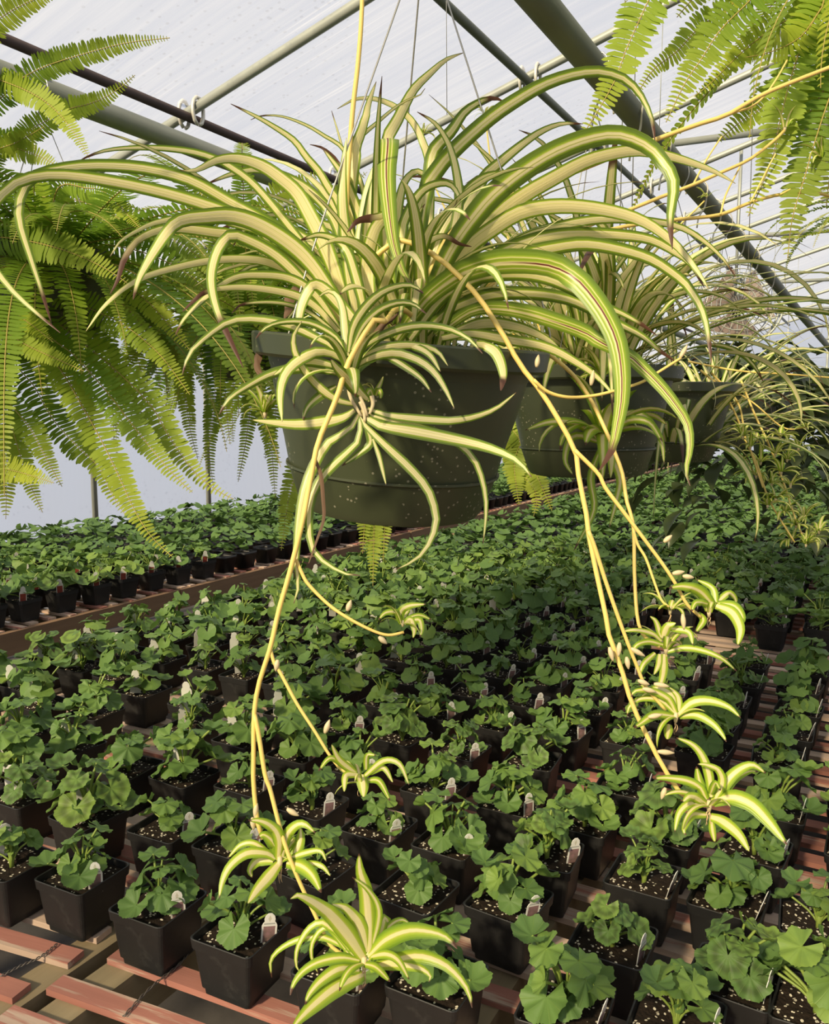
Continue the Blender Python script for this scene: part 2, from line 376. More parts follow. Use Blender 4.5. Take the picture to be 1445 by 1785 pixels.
k = 0
RAFT_Y = [3.05 + 1.22 * i for i in range(-7, 13)]
for y in RAFT_Y:                                       # sloping hoop pipes with their side posts
    k += 1; b = MB()
    off = 0.035
    b.tube([(XL + 0.04, y, 0), (XL + 0.04, y, ZE - off), (XRIDGE, y, roofz(XRIDGE) - off), (XR - 0.04, y, roofz(XR) - off), (XR - 0.04, y, 0)], 0.024, 8)
    tag(link('trim_%d' % k, b.mesh('rafter_pipe', M['galv'])), 'grey rafter pipe with side posts carrying the film', None, 'rafter pipes of the greenhouse', 'structure')
def runpipe(name, x, z, r, mat, label):
    global k
    k += 1; b = MB(); b.tube([(x, YF + 0.05, z), (x, YB - 0.05, z)], r, 14)
    return tag(link('trim_%d' % k, b.mesh(name, mat)), label, None, None, 'structure')
pB = unp(325, 195, 1); pA = unp(920, 130, 1)
def onY(x, y, Y): r = ray(x, y); return CAM + r * (Y / r[1])
qB = onY(325, 195, 3.02); qA = onY(920, 130, 4.24)
pipeB = runpipe('purlin', qB[0], roofz(qB[0]) - 0.075, 0.021, M['rust'], 'rusty dark purlin pipe clamped under the rafters')
pipeA = runpipe('purlin', qA[0], roofz(qA[0]) - 0.075, 0.021, M['pipe_green'], 'thin green-grey purlin pipe clamped under the rafters')
HX, HZ = -0.45, 2.227
bigpipe = runpipe('support_pipe', HX, HZ, 0.0225, M['pipe_green'], 'thick green support pipe carrying the spider plant baskets')
leftpipe = runpipe('support_pipe', -1.326, 2.227, 0.021, M['pipe_grey'], 'grey support pipe carrying the row of ferns')
rightpipe = runpipe('support_pipe', 0.09, 2.75, 0.021, M['galv'], 'grey support pipe carrying the fern above the right of the bench')
for px, py in ((2.4, 3.0), (4.5, 3.0)): runpipe('support_pipe', px, 2.4, 0.021, M['galv'], 'grey support pipe near the sunny side wall')
for y in RAFT_Y:                                       # pipe clamps at the purlin crossings
    if y < 1 or y > 12: continue
    for pipe, q in ((pipeB, qB), (pipeA, qA)):
        b = MB(); x, z = q[0], roofz(q[0]) - 0.05
        for dx in (-0.022, 0.022):
            b.tube([(x + dx * 2.0, y + 0.035 * math.cos(t), z + 0.062 * math.sin(t)) for t in np.linspace(-1.4, 4.5, 12)], 0.009, 6)
        link('clamp', b.mesh('clamp', M['clamp']), pipe)
for y in [4.27 + 2.44 * i for i in range(6)]:
    k += 1; b = MB(); b.tube([(-1.03, y, 2.955), (3.0, y, 2.86)], 0.017, 8)
    b.tube([(-1.03, y, 2.955), (-1.03, y, roofz(-1.03) - 0.05)], 0.002, 4)
    b.tube([(3.0, y, 2.86), (3.0, y, roofz(3.0) - 0.05)], 0.002, 4)
    tag(link('trim_%d' % k, b.mesh('tie_bar', M['galv'])), 'level tie bar hung below the rafters', None, 'tie bars of the greenhouse', 'structure')
for x in np.arange(XL + 1.2, XR, 1.5):                  # studs of the far gable
    k += 1; b = MB(); b.tube([(x, YB - 0.06, 0), (x, YB - 0.06, roofz(x) - 0.03)], 0.025, 6)
    tag(link('trim_%d' % k, b.mesh('gable_stud', M['galv'])), 'grey stud of the far gable wall', None, 'gable studs', 'structure')
# wire hooks gripping the thick pipe
def pipe_hook(y, drop, group='wire hooks on the thick support pipe', x=HX, z=HZ, r=0.026, label='bent wire hook gripping the thick green pipe'):
    b = MB()
    P = [(x + r * math.sin(t), y + 0.004 * t, z + r * math.cos(t)) for t in np.linspace(-1.9, 2.0, 11)]
    P += [(x + r * 0.7, y + 0.02, z - r * 1.5), (x + 0.004, y + 0.02, z - drop * 0.7), (x, y + 0.02, z - drop)]
    b.tube(smooth_path(P, 26), 0.0022, 5)
    return tag(link('pipe_hook', b.mesh('pipe_hook', M['clamp'])), label, 'hook', group)
for i, y in enumerate((1.62, 1.86, 2.28, 2.5, 2.95, 3.3, 3.8)):
    pipe_hook(y, 0.09, label='bent wire hook, %s along the thick green pipe past the front baskets' % ordn(i + 1))

# ------------------------------------------------------------------ benches
BZ = 0.75                                               # top of the slats
def slat_mesh(name, L):
    b = MB(); n = 6; v = []; f = []
    w, t = 0.0185, 0.0055
    for i in range(n + 1):
        x = -L / 2 + L * i / n; dy = U(-0.0012, 0.0012); dz = U(-0.0008, 0.0008)
        v += [(x, -w + dy, -t + dz), (x, w + dy, -t + dz), (x, w + dy, t + dz), (x, -w + dy, t + dz)]
    for i in range(n):
        for j in range(4): f.append((i * 4 + j, i * 4 + 4 + j, i * 4 + 4 + (j + 1) % 4, i * 4 + (j + 1) % 4))
    f += [(3, 2, 1, 0)[::-1], tuple(n * 4 + j for j in range(4))]
    b.add(v, [q[::-1] for q in f]); return b.mesh(name, M['slat'], False)
SL = [slat_mesh('slat', 1.18) for _ in range(5)]
SLL = [slat_mesh('slat', 1.75) for _ in range(3)]
bench = empty('plant_bench', (-0.95, 0, 0), 'wide low bench topped with worn red snow-fence slats under the geranium pots', 'bench')
far_bench = empty('plant_bench', (-4.2, 0, 0), 'narrower bench along the side wall with a brown board edge', 'bench')
def slats(root, panels, y0, y1, near, meshes, L):
    rest = MB(); y = y0
    while y < y1:
        for x in panels:
            yy = y + U(-0.006, 0.006); rz = math.radians(U(-0.8, 0.8))
            if root is bench and y < 1.15 and x < -0.3: rz += math.radians(8 if x < -1.2 else 6) * (1 - max(0, y - 0.8) / 0.5)
            c = (x + U(-0.02, 0.02) - root.location[0], yy, BZ - 0.0055 + (0.0 if int(y / 0.085) % 7 else 0.001))
            if y < near: link('slat', R.choice(meshes), root, c, (0, 0, rz))
            else: rest.box(c, (L, 0.037, 0.011), rz, jit=0.001)
        y += 0.085 + U(-0.004, 0.004)
    if rest.v: tag(link('slat_deck', rest.mesh('slat_deck', M['slat'], False), root), kind='stuff')
slats(bench, (-1.72, -0.52, 0.68), 0.52, 17.4, 8.4, SL, 1.18)
slats(far_bench, (-4.05,), 0.6, 17.4, 8.0, SLL, 1.75)
for root, xs in ((bench, (-2.28, -1.75, -1.155, -1.06, -0.5, 0.05, 0.6, 1.2)), (far_bench, (-3.3, -4.05, -4.85))):
    for x in xs:                                        # beams under the slats
        b = MB(); b.box((x - root.location[0], 9.0, BZ - 0.011 - 0.045), (0.062, 17.0, 0.089))
        link('beam', b.mesh('beam', M['beam'], False), root)
    for x in (xs[0], xs[-1]):
        for y in np.arange(0.7, 15.4, 1.8):
            b = MB(); b.box((x - root.location[0], y, (BZ - 0.10) / 2), (0.09, 0.09, BZ - 0.10)); link('leg', b.mesh('leg', M['beam'], False), root)
y = 0.5
for i, L in enumerate((2.62, 2.44, 2.44, 2.44, 2.44, 2.44, 2.2)):   # brown boards along the aisle edge of the far bench
    b = MB(); b.box((-3.165 + 4.2, y + L / 2, BZ - 0.055), (0.036, L - 0.012, 0.10), jit=0.001); link('edge_board', b.mesh('edge_board', M['board'], False), far_bench)
    b = MB(); b.box((-2.335 + 0.95, y + L / 2, BZ - 0.06), (0.036, L - 0.012, 0.09), jit=0.001); link('edge_board', b.mesh('edge_board', M['board'], False), bench)
    y += L
for P in ([(215, 1772), (262, 1722), (310, 1683), (330, 1660), (352, 1645)], [(0, 1702), (35, 1684), (70, 1668), (100, 1645)]):
    pts = smooth_path([onplane(*p, BZ + 0.004) - np.array(bench.location) for p in P], 40)
    for ph in (0, math.pi):                             # two strands of the snow-fence wire
        b = MB(); b.tube([p + 0.0016 * np.array([math.cos(i * 0.9 + ph), 0, math.sin(i * 0.9 + ph)]) for i, p in enumerate(pts)], 0.0010, 5)
        link('twisted_wire', b.mesh('twisted_wire', M['wire_dark']), bench)

# ------------------------------------------------------------------ geraniums in black pots
def rsq(h, r, z, n=4):
    out = []
    for cxs, cys, a0 in ((1, 1, 0), (-1, 1, 90), (-1, -1, 180), (1, -1, 270)):
        for i in range(n + 1):
            a = math.radians(a0 + 90 * i / n); out.append((cxs * (h - r) + r * math.cos(a), cys * (h - r) + r * math.sin(a), z))
    return out
POT_H = 0.098
def pot_mesh(lod):
    n = 4 if lod == 0 else 1
    rings = [(0.043, 0.006, 0.0), (0.0445, 0.007, 0.012), (0.0475, 0.008, 0.0125), (0.0545, 0.009, POT_H - 0.018), (0.0575, 0.010, POT_H - 0.0175),
             (0.0590, 0.010, POT_H - 0.001), (0.0580, 0.010, POT_H), (0.0562, 0.0095, POT_H - 0.001), (0.0545, 0.009, POT_H - 0.016), (0.053, 0.009, POT_H - 0.03)]
    if lod: rings = [rings[i] for i in (0, 3, 4, 6, 8)]
    m = 4 * (n + 1); v = []
    for h, r, z in rings: v += rsq(h, r, z, n)
    f = [(i * m + j, i * m + (j + 1) % m, (i + 1) * m + (j + 1) % m, (i + 1) * m + j) for i in range(len(rings) - 1) for j in range(m)]
    f.append(tuple(range(m))[::-1])
    return mesh('pot', v, f, M['pot'], smooth=False)
POT = [pot_mesh(0), pot_mesh(1)]
SOIL_Z = POT_H - 0.013
def soil_mesh(n):
    v = []; f = []
    for i in range(n + 1):
        for j in range(n + 1):
            x, y = (i / n - 0.5) * 0.108, (j / n - 0.5) * 0.108
            e = max(abs(x), abs(y)) > 0.052
            v.append((x, y, SOIL_Z + (0 if e else U(-0.0035, 0.0035))))
    f = [(i * (n + 1) + j, (i + 1) * (n + 1) + j, (i + 1) * (n + 1) + j + 1, i * (n + 1) + j + 1) for i in range(n) for j in range(n)]
    return mesh('soil', v, f, M['soil'])
SOIL = [soil_mesh(9), soil_mesh(9), soil_mesh(9)]; SOIL1 = soil_mesh(2)

def blade(rad, na, rings, seed):
    """a kidney-shaped scalloped geranium blade in its own plane, petiole joint at the origin"""
    q = random.Random(seed); ph = q.uniform(0, 6); cup = q.uniform(-0.35, 0.5); ruf = q.uniform(0.05, 0.11)
    v = [(0, 0, 0)]; uv = [(0, 0.5)]; f = []
    for k_ in range(1, rings + 1):
        t = k_ / rings
        for i in range(na):
            s = i / (na - 1); a = math.radians(-158 + 316 * s)
            lobe = 1 + 0.045 * math.cos(7 * a) + (0.030 * math.cos(28 * a + ph) if na > 20 else 0)
            r = rad * t * (lobe if k_ == rings else 1 + 0.06 * math.cos(7 * a)) * (1 - 0.16 * abs(math.sin(a / 2)) ** 6)
            z = rad * (cup * t * t + ruf * t * math.cos(7 * a + ph) * (0.3 + t * 0.7))
            v.append((r * math.cos(a), r * math.sin(a), z)); uv.append((t, s))
    for i in range(na - 1): f.append((0, 1 + i, 2 + i))
    for k_ in range(1, rings):
        o, p = 1 + (k_ - 1) * na, 1 + k_ * na
        for i in range(na - 1): f.append((o + i, p + i, p + i + 1, o + i + 1))
    return v, f, uv
def leaf_variant(seed, lod, mat):
    q = random.Random(seed); b = MB()
    hgt = q.uniform(0.022, 0.085); d = q.uniform(0.012, 0.062) * (1.15 - hgt * 4); d = max(0.008, d) if hgt > 0.06 else max(0.03, d)
    rad = q.uniform(0.019, 0.033) * (0.85 if hgt > 0.075 else 1.0)
    end = np.array([d, 0, hgt]); mid = np.array([d * 0.35, 0, hgt * 0.62])
    b.tube(smooth_path([(0.002, 0, 0.004), mid, end], 6 if lod == 0 else 3), 0.0021, 6 if lod == 0 else 3, m=1, caps=False)
    v, f, uv = blade(rad, (57 if lod == 0 else 15), (4 if lod == 0 else 2), seed)
    tilt = math.radians(q.uniform(8, 62) if hgt < 0.07 else q.uniform(-10, 40)); roll = math.radians(q.uniform(-25, 25))
    Rm = np.array(Euler((roll, tilt, q.uniform(-0.4, 0.4))).to_matrix())
    b.add([end + Rm @ np.array(p) for p in v], f, uv, 0)
    return b.mesh('leaf', [mat, M['petiole']])
NV = 16
LV = {(l, z): [leaf_variant(100 + i, l, M['gerz' if z else 'ger']) for i in range(NV)] for l in (0, 1) for z in (0, 1)}
def bud_mesh():
    b = MB(); b.tube([(0, 0, -0.006), (0.001, 0, 0.012), (0.0, 0.001, 0.028)], [0.0042, 0.0048, 0.0036], 8)
    for i in range(7):
        a = i * 2.4; v, f, uv = blade(0.009, 9, 1, i); Rm = np.array(Euler((0.9, 0.2, a)).to_matrix())
        b.add([np.array([0.004 * math.cos(a), 0.004 * math.sin(a), 0.028 + 0.0015 * i]) + Rm @ np.array(p) for p in v], f, uv, 1)
    return b.mesh('stem', [M['petiole'], M['ger']])
STEM = bud_mesh()
def tag_mesh(face):
    out = [(-0.5, 0), (0.5, 0), (0.5, 0.62), (0.42, 0.70), (0.33, 0.74), (0.36, 0.82), (0.30, 0.92), (0.12, 1.0), (-0.12, 1.0), (-0.30, 0.92), (-0.36, 0.82), (-0.33, 0.74), (-0.42, 0.70), (-0.5, 0.62)]
    w, h, t = 0.024, 0.058, 0.0005; n = len(out); v = []; uv = []
    for s in (t, -t):
        for x, y in out: v.append((s, x * w, y * h)); uv.append((0.5 + x, y))
    f = [tuple(range(n)), tuple(range(n, 2 * n))[::-1]] + [(i, i + n, (i + 1) % n + n, (i + 1) % n) for i in range(n)]
    return mesh('plant_tag', v, f, [face, M['tag_back']], uv, [0] + [1] * (n + 1), False)
TAGS = {'photo': tag_mesh(M['tag_front']), 'blank': tag_mesh(M['tag_back']), 'red': tag_mesh(M['tag_red'])}
def foliage_variant(seed, zonal, low=False):
    q = random.Random(seed); b = MB(); n = 8 if low else 12
    for i in range(n):
        if low:
            hgt = q.uniform(0.02, 0.08); d = q.uniform(0.01, 0.065); rad = q.uniform(0.024, 0.037)
            v, f, uv = blade(rad, 9, 1, seed * 31 + i)
            Rm = np.array(Euler((0, 0, q.uniform(0, 6.3))).to_matrix()) ; T = np.array(Euler((q.uniform(-.3, .3), q.uniform(0.1, 0.9), 0)).to_matrix())
            b.add([Rm @ (np.array([d, 0, hgt]) + T @ np.array(p)) for p in v], f, uv, 0)
        else:
            me = LV[(1, 0)][q.randrange(NV)]; Rm = np.array(Euler((0, 0, i * 2.4 + q.uniform(-.5, .5))).to_matrix()) * q.uniform(0.85, 1.15)
            vs = [Rm @ np.array(p.co) for p in me.vertices]
            uvl = me.uv_layers[0].data; uvv = [(0.5, 0.5)] * len(vs)
            for lp, u_ in zip(me.loops, uvl): uvv[lp.vertex_index] = tuple(u_.uv)
            base = len(b.v); b.v += [tuple(p) for p in vs]; b.uv += uvv
            for p in me.polygons: b.f.append(tuple(base + j for j in p.vertices)); b.mi.append(p.material_index)
    return b
FOL = {z: [foliage_variant(50 + i, z).mesh('foliage', [M['gerz' if z else 'ger'], M['petiole']]) for i in range(6)] for z in (0, 1)}

SEEN = ("21,1511 145,1532 277,1584 422,1632 294,1449 156,1428 42,1393 408,1476 128,1307 225,1345 322,1359 436,1373 342,1231 252,1210 "
        "166,1248 69,1231 38,1286 599,1691 762,1715 724,1563 786,1476 661,1449 551,1521 544,1411 758,1380 986,1765 1068,1650 1278,1716 "
        "953,1497 887,1580 1122,1539 1270,1576 1019,1440 1163,1460 1089,1378 891,1407 1315,1489 1352,1419 1422,1765 1426,1617 1179,1790")
spots = []                                              # (x, y, bench)
for s in SEEN.split():
    x, y = map(float, s.split(',')); p = onplane(x, y, BZ + SOIL_Z); spots.append((p[0], p[1], 0))
def free(x, y, b_, dx=0.135, dy=0.145): return all(not (q[2] == b_ and abs(q[0] - x) < dx and abs(q[1] - y) < dy) for q in spots)
measured = list(spots)
cols = [-0.165 - 0.1713 * i for i in range(-5, 14)]
for x in sorted(cols):
    y = 0.95 + max(0, (x + 0.9)) * 0.16
    while y < 17.2:
        jx, jy = U(-0.008, 0.008), U(-0.008, 0.008)
        gap = (abs(x + 1.69) < 0.06 and 1.4 < y < 1.6) or (x > -0.75 and 2.95 < y < 3.42) or (x > -0.42 and y < 3 and R.random() < 0.0)
        near_front = y < 1.15 and x > -1.45
        if not gap and not near_front and not (x < -1.45 and y < 1.0) and all(q[2] or math.hypot((q[0] - x) * 1.0, q[1] - y) > 0.135 for q in measured):
            if free(x + jx, y + jy, 0, 0.12, 0.125): spots.append((x + jx, y + jy, 0))
        y += 0.2 if y < 3.3 else 0.152
for i in range(10):
    x = -3.27 - 0.168 * i; y = 1.0 + U(0, 0.05)
    while y < 17.2:
        spots.append((x + U(-0.008, 0.008), y + U(-0.008, 0.008), 1)); y += 0.182 if y < 6 else 0.165
vis = []; beside = []
for x, y, b_ in spots:
    px, py, z = proj((x, y, BZ + 0.10))
    mg = 150 / max(z, 0.3)
    if z > 0.3 and py < 1785 + mg * 1.2:
        if -mg < px < 1445 + mg: vis.append((z, x, y, b_))
        elif -700 < px < 2700 and py < 1785: beside.append((z, x, y, b_))
vis.sort()
NEAR = vis[:300]; FAR = vis[300:] + beside
# number the pots by column and row so that each label points at one pot
def colno(x, b_): return (int(round((x + 0.165 + 0.1713 * 13) / 0.1713)) + 1) if b_ == 0 else int(round((-3.27 - x) / 0.168)) + 1
bycol = {}
for z, x, y, b_ in vis: bycol.setdefault((b_, colno(x, b_)), []).append(y)
for q in bycol.values(): q.sort()
ROOTS = []
for z, x, y, b_ in NEAR:
    c = colno(x, b_); r = bycol[(b_, c)].index(y) + 1
    q = random.Random(int(x * 997) * 31 + int(y * 991))
    zonal = 1 if q.random() < (0.25 if x > -0.4 else 0.08) else 0
    big = q.choice(('small', 'bushy', 'compact', 'leafy')); sc = {'small': 0.84, 'bushy': 1.12, 'compact': 0.93, 'leafy': 1.02}[big]
    sc *= 1.14 if (b_ or x < -1.3) else 1.03
    look = 'dark-ringed' if zonal else 'plain green'
    if b_ == 0: lab = '%s %s geranium in black square pot, %s back in %s column from the aisle' % (big, look, ordn(r), ordn(c))
    else: lab = '%s %s geranium in black pot on wall bench, row %s from board, %s along' % (big, look, ordn(c), ordn(r))
    root = empty('potted_geranium', (x, y, BZ + 0.002), lab, 'plant', 'potted geraniums on the main bench' if b_ == 0 else 'potted geraniums on the wall bench')
    root.rotation_euler = (0, 0, math.radians(q.uniform(-5, 5)))
    lod = 0 if z < 3.2 else 1
    link('pot', POT[lod], root); link('soil', q.choice(SOIL) if lod == 0 else SOIL1, root)
    ph = q.uniform(0, 6.28)
    if z < 3.2:
        link('stem', STEM, root, (0, 0, SOIL_Z), (0, 0, ph))
        n = {'small': 9, 'bushy': 14, 'compact': 11, 'leafy': 13}[big]
        vs = q.sample(range(NV), n)
        for i, j in enumerate(vs):
            link('leaf', LV[(0 if z < 2.3 else 1, zonal)][j], root, (0, 0, SOIL_Z + 0.003), (0, 0, ph + i * 2.4 + q.uniform(-0.4, 0.4)), sc * q.uniform(0.85, 1.1))
    else:
        tag(link('foliage', q.choice(FOL[zonal]), root, (0, 0, SOIL_Z + 0.002), (0, 0, ph), sc * 1.12), kind='stuff')
    if q.random() < 0.88:
        kind = 'red' if b_ else ('photo' if x > -1.32 else 'blank')
        if b_ == 0 and x < -1.3: tl, tr = (-0.030 + q.uniform(-0.01, 0.01), -0.030 + q.uniform(0, 0.05)), q.uniform(-1.0, -0.5)
        elif b_: tl, tr = (0.044, -0.034), q.uniform(-0.8, -0.4)
        else: tl, tr = (0.046, q.uniform(-0.022, 0.006)), (q.uniform(-0.95, -0.6) if x < -0.5 else q.uniform(-0.25, 0.1))
        up_ = 0.020 if kind != 'photo' else 0.0
        link('plant_tag', TAGS[kind], root, (tl[0], tl[1], SOIL_Z - 0.006 + up_ * 0.4), (q.uniform(-0.1, 0.1), q.uniform(0.08, 0.3), tr), (1, 1.25 if up_ else 1, 1.3 if up_ else 1))
# the remaining rows run together: one mass
FB = [foliage_variant(900 + i, 0, True) for i in range(6)]
FBn = [(np.array(b_.v), b_.f, b_.uv) for b_ in FB]
pv = np.array([tuple(v.co) for v in POT[1].vertices]); pf = [tuple(p.vertices) for p in POT[1].polygons]
AV, AF, AU, AM, nb = [], [], [], [], 0
for z, x, y, b_ in FAR:
    AV.append(pv + [x, y, BZ + 0.002]); AF += [tuple(i + nb for i in f) for f in pf]; AU += [(0.5, 0.5)] * len(pv); AM += [1] * len(pf); nb += len(pv)
    v, f, uv = FBn[R.randrange(6)]; a = U(0, 6.28); s = U(0.95, 1.35); ca, sa = math.cos(a) * s, math.sin(a) * s
    AV.append(np.stack([x + v[:, 0] * ca - v[:, 1] * sa, y + v[:, 0] * sa + v[:, 1] * ca, BZ + SOIL_Z + v[:, 2] * s], 1))
    AF += [tuple(i + nb for i in q) for q in f]; AU += uv; AM += [0] * len(f); nb += len(v)
if AV:
    tag(link('potted_geraniums', mesh('potted_geraniums', np.concatenate(AV), AF, [M['ger'], M['pot']], AU, AM)),
        'dense mass of small potted geraniums filling the far ends of both benches', 'plants', None, 'stuff')

# ------------------------------------------------------------------ strap leaves
def ribbon(name, P, wid, side, mat, fold=0.22, base=0.55, n=18, roll=None):
    """a strap leaf along P; wid = greatest width, side = width direction at each point"""
    t = np.linspace(0, 1, n)
    w = wid * np.minimum(1, base + (1 - base) * np.minimum(1, t / 0.3)) * np.clip(1 - t ** 2.6, 0, 1) ** 0.8 + 0.0006
    tan = np.gradient(P, axis=0); tan /= np.linalg.norm(tan, axis=1)[:, None] + 1e-12
    side = side - tan * np.sum(side * tan, 1)[:, None]; side /= np.linalg.norm(side, axis=1)[:, None] + 1e-12
    nor = np.cross(side, tan)
    if roll is not None:
        c, s = np.cos(roll)[:, None], np.sin(roll)[:, None]; side, nor = side * c + nor * s, nor * c - side * s
    v = []; uv = []
    for i in range(n):
        for u in (-1, -0.5, 0, 0.5, 1):
            v.append(P[i] + side[i] * (u * w[i] / 2) + nor[i] * (abs(u) * fold * w[i] / 2)); uv.append((0.5 + u / 2, t[i]))
    f = [(i * 5 + j, i * 5 + j + 1, i * 5 + 6 + j, i * 5 + 5 + j) for i in range(n - 1) for j in range(4)]
    return mesh(name, v, f, mat, uv)
def traced_leaf(parent, org, pts, z0, z1, wpx, mat=None, face=0.72, bow=0.0, fold=0.2, base=0.55, n=20, name='leaf'):
    """leaf whose course was measured on the photograph, root first; z0 -> z1 = depth of root and tip"""
    m = len(pts); d = [0.0]
    for a, b_ in zip(pts, pts[1:]): d.append(d[-1] + math.hypot(b_[0] - a[0], b_[1] - a[1]))
    P = np.array([unp(x, y, z0 + (z1 - z0) * (q / d[-1]) + bow * math.sin(math.pi * q / d[-1])) for (x, y), q in zip(pts, d)])
    P = smooth_path(P, n); tan = np.gradient(P, axis=0); view = P - CAM
    sv = np.cross(tan, view); sv /= np.linalg.norm(sv, axis=1)[:, None] + 1e-12
    sn = np.cross(tan, UP); sn /= np.linalg.norm(sn, axis=1)[:, None] + 1e-9
    sg = np.sign(np.sum(sv * sn, 1)); sg[sg == 0] = 1; sn *= sg[:, None]
    side = sv * face + sn * (1 - face)
    me = ribbon(name, P - np.array(org), 1.2 * wpx / F * (z0 + z1) / 2, side, mat or M['strap'], fold, base, n)
    return link(name, me, parent)
def parse(s): return [tuple(map(float, q.split(','))) for q in s.split()]
def arch_path(r0, az, el, L, drop, n=18, twist=0.0):
    """free leaf: leaves the crown at elevation el, bends under its weight"""
    th = math.radians(90 - el); p = np.array([r0 * math.cos(az), r0 * math.sin(az), 0.0]); out = [p.copy()]; a = az
    for i in range(n - 1):
        s = (i + 1) / (n - 1); q = th + drop * s ** 1.5; a += twist / n
        p = p + L / (n - 1) * np.array([math.sin(q) * math.cos(a), math.sin(q) * math.sin(a), math.cos(q)]); out.append(p.copy())
    P = np.array(out); tan = np.gradient(P, axis=0)
    return P, np.stack([-np.sin(np.full(n, az)), np.cos(np.full(n, az)), np.zeros(n)], 1)
def free_leaf(rng, name, r0, az, el, L, drop, wid, mat, n=16, fold=0.22):
    P, side = arch_path(r0, az, el, L, drop, n, rng.uniform(-0.5, 0.5))
    rl = np.linspace(0, rng.uniform(-0.9, 0.9), n)
    return ribbon(name, P, wid, side, mat, fold, 0.6, n, rl)

# ------------------------------------------------------------------ hanging baskets
def basket_parts(parent, Rm=None):
    Rm = np.eye(3) if Rm is None else Rm
    def rot(b): b.v = [tuple(Rm @ np.array(p)) for p in b.v]; return b
    b = MB(); b.lathe([(0.1135, 0.047), (0.120, 0.075), (0.129, 0.110), (0.136, 0.142), (0.139, 0.160), (0.1535, 0.160), (0.1565, 0.163), (0.158, 0.181), (0.1565, 0.183), (0.148, 0.183), (0.1445, 0.176), (0.138, 0.150)], 64)
    out = [('basket', rot(b).mesh('basket', M['basket'], True, 28))]
    b = MB(); b.lathe([(0.0, 0.003), (0.085, 0.003), (0.090, 0.0), (0.0965, 0.002), (0.101, 0.008), (0.1135, 0.044), (0.117, 0.046), (0.117, 0.0485), (0.1135, 0.048)], 64)
    out.append(('saucer', rot(b).mesh('saucer', M['basket'], True, 28)))
    b = MB(); b.lathe([(0.0, 0.176), (0.06, 0.172), (0.11, 0.168), (0.139, 0.163)], 32); out.append(('soil', rot(b).mesh('soil', M['soil'])))
    return [link(n, m, parent) for n, m in out]
RIMC = unp(700, 595, 0.89); RIM_Z = RIMC[2]
MAIN = RIMC.copy()
Rtilt = np.array(Matrix.Rotation(math.radians(4.2), 3, Vector(FW)) @ Matrix.Rotation(math.radians(5.0), 3, Vector(RT)))      # the basket hangs a little lopsided
MAIN = RIMC - Rtilt @ np.array([0, 0, 0.183])
plant = empty('hanging_spider_plant', MAIN, 'large variegated spider plant in dark green hanging basket, foremost, with long yellow runners', 'plant')
basket_parts(plant, Rtilt)
HOOK = unp(740, -123, 0.845)
for a, bpx in (((497, 604, 0.80), (560, 390, 0.815)), ((961, 612, 0.89), (935, 493, 0.88)), ((690, 585, 1.04), (697, 380, 0.99))):
    b = MB(); b.tube(smooth_path([unp(*a) - MAIN, unp(*bpx) - MAIN, HOOK - MAIN], 24), 0.0010, 5)
    link('hanger_wire', b.mesh('hanger_wire', M['wire']), plant)
b = MB(); hx = HOOK - MAIN; top = np.array([HX, HOOK[1], HZ]) - MAIN
b.tube(smooth_path([hx + [0, 0, -0.004], hx + [0.008, 0, 0.012], hx + [0.0, 0, 0.028], top + [0.024, 0, -0.012], top + [0.012, 0, 0.024], top + [-0.016, 0, 0.020], top + [-0.026, 0, -0.006]], 28), 0.0017, 6)
link('hook', b.mesh('hook', M['wire']), plant)

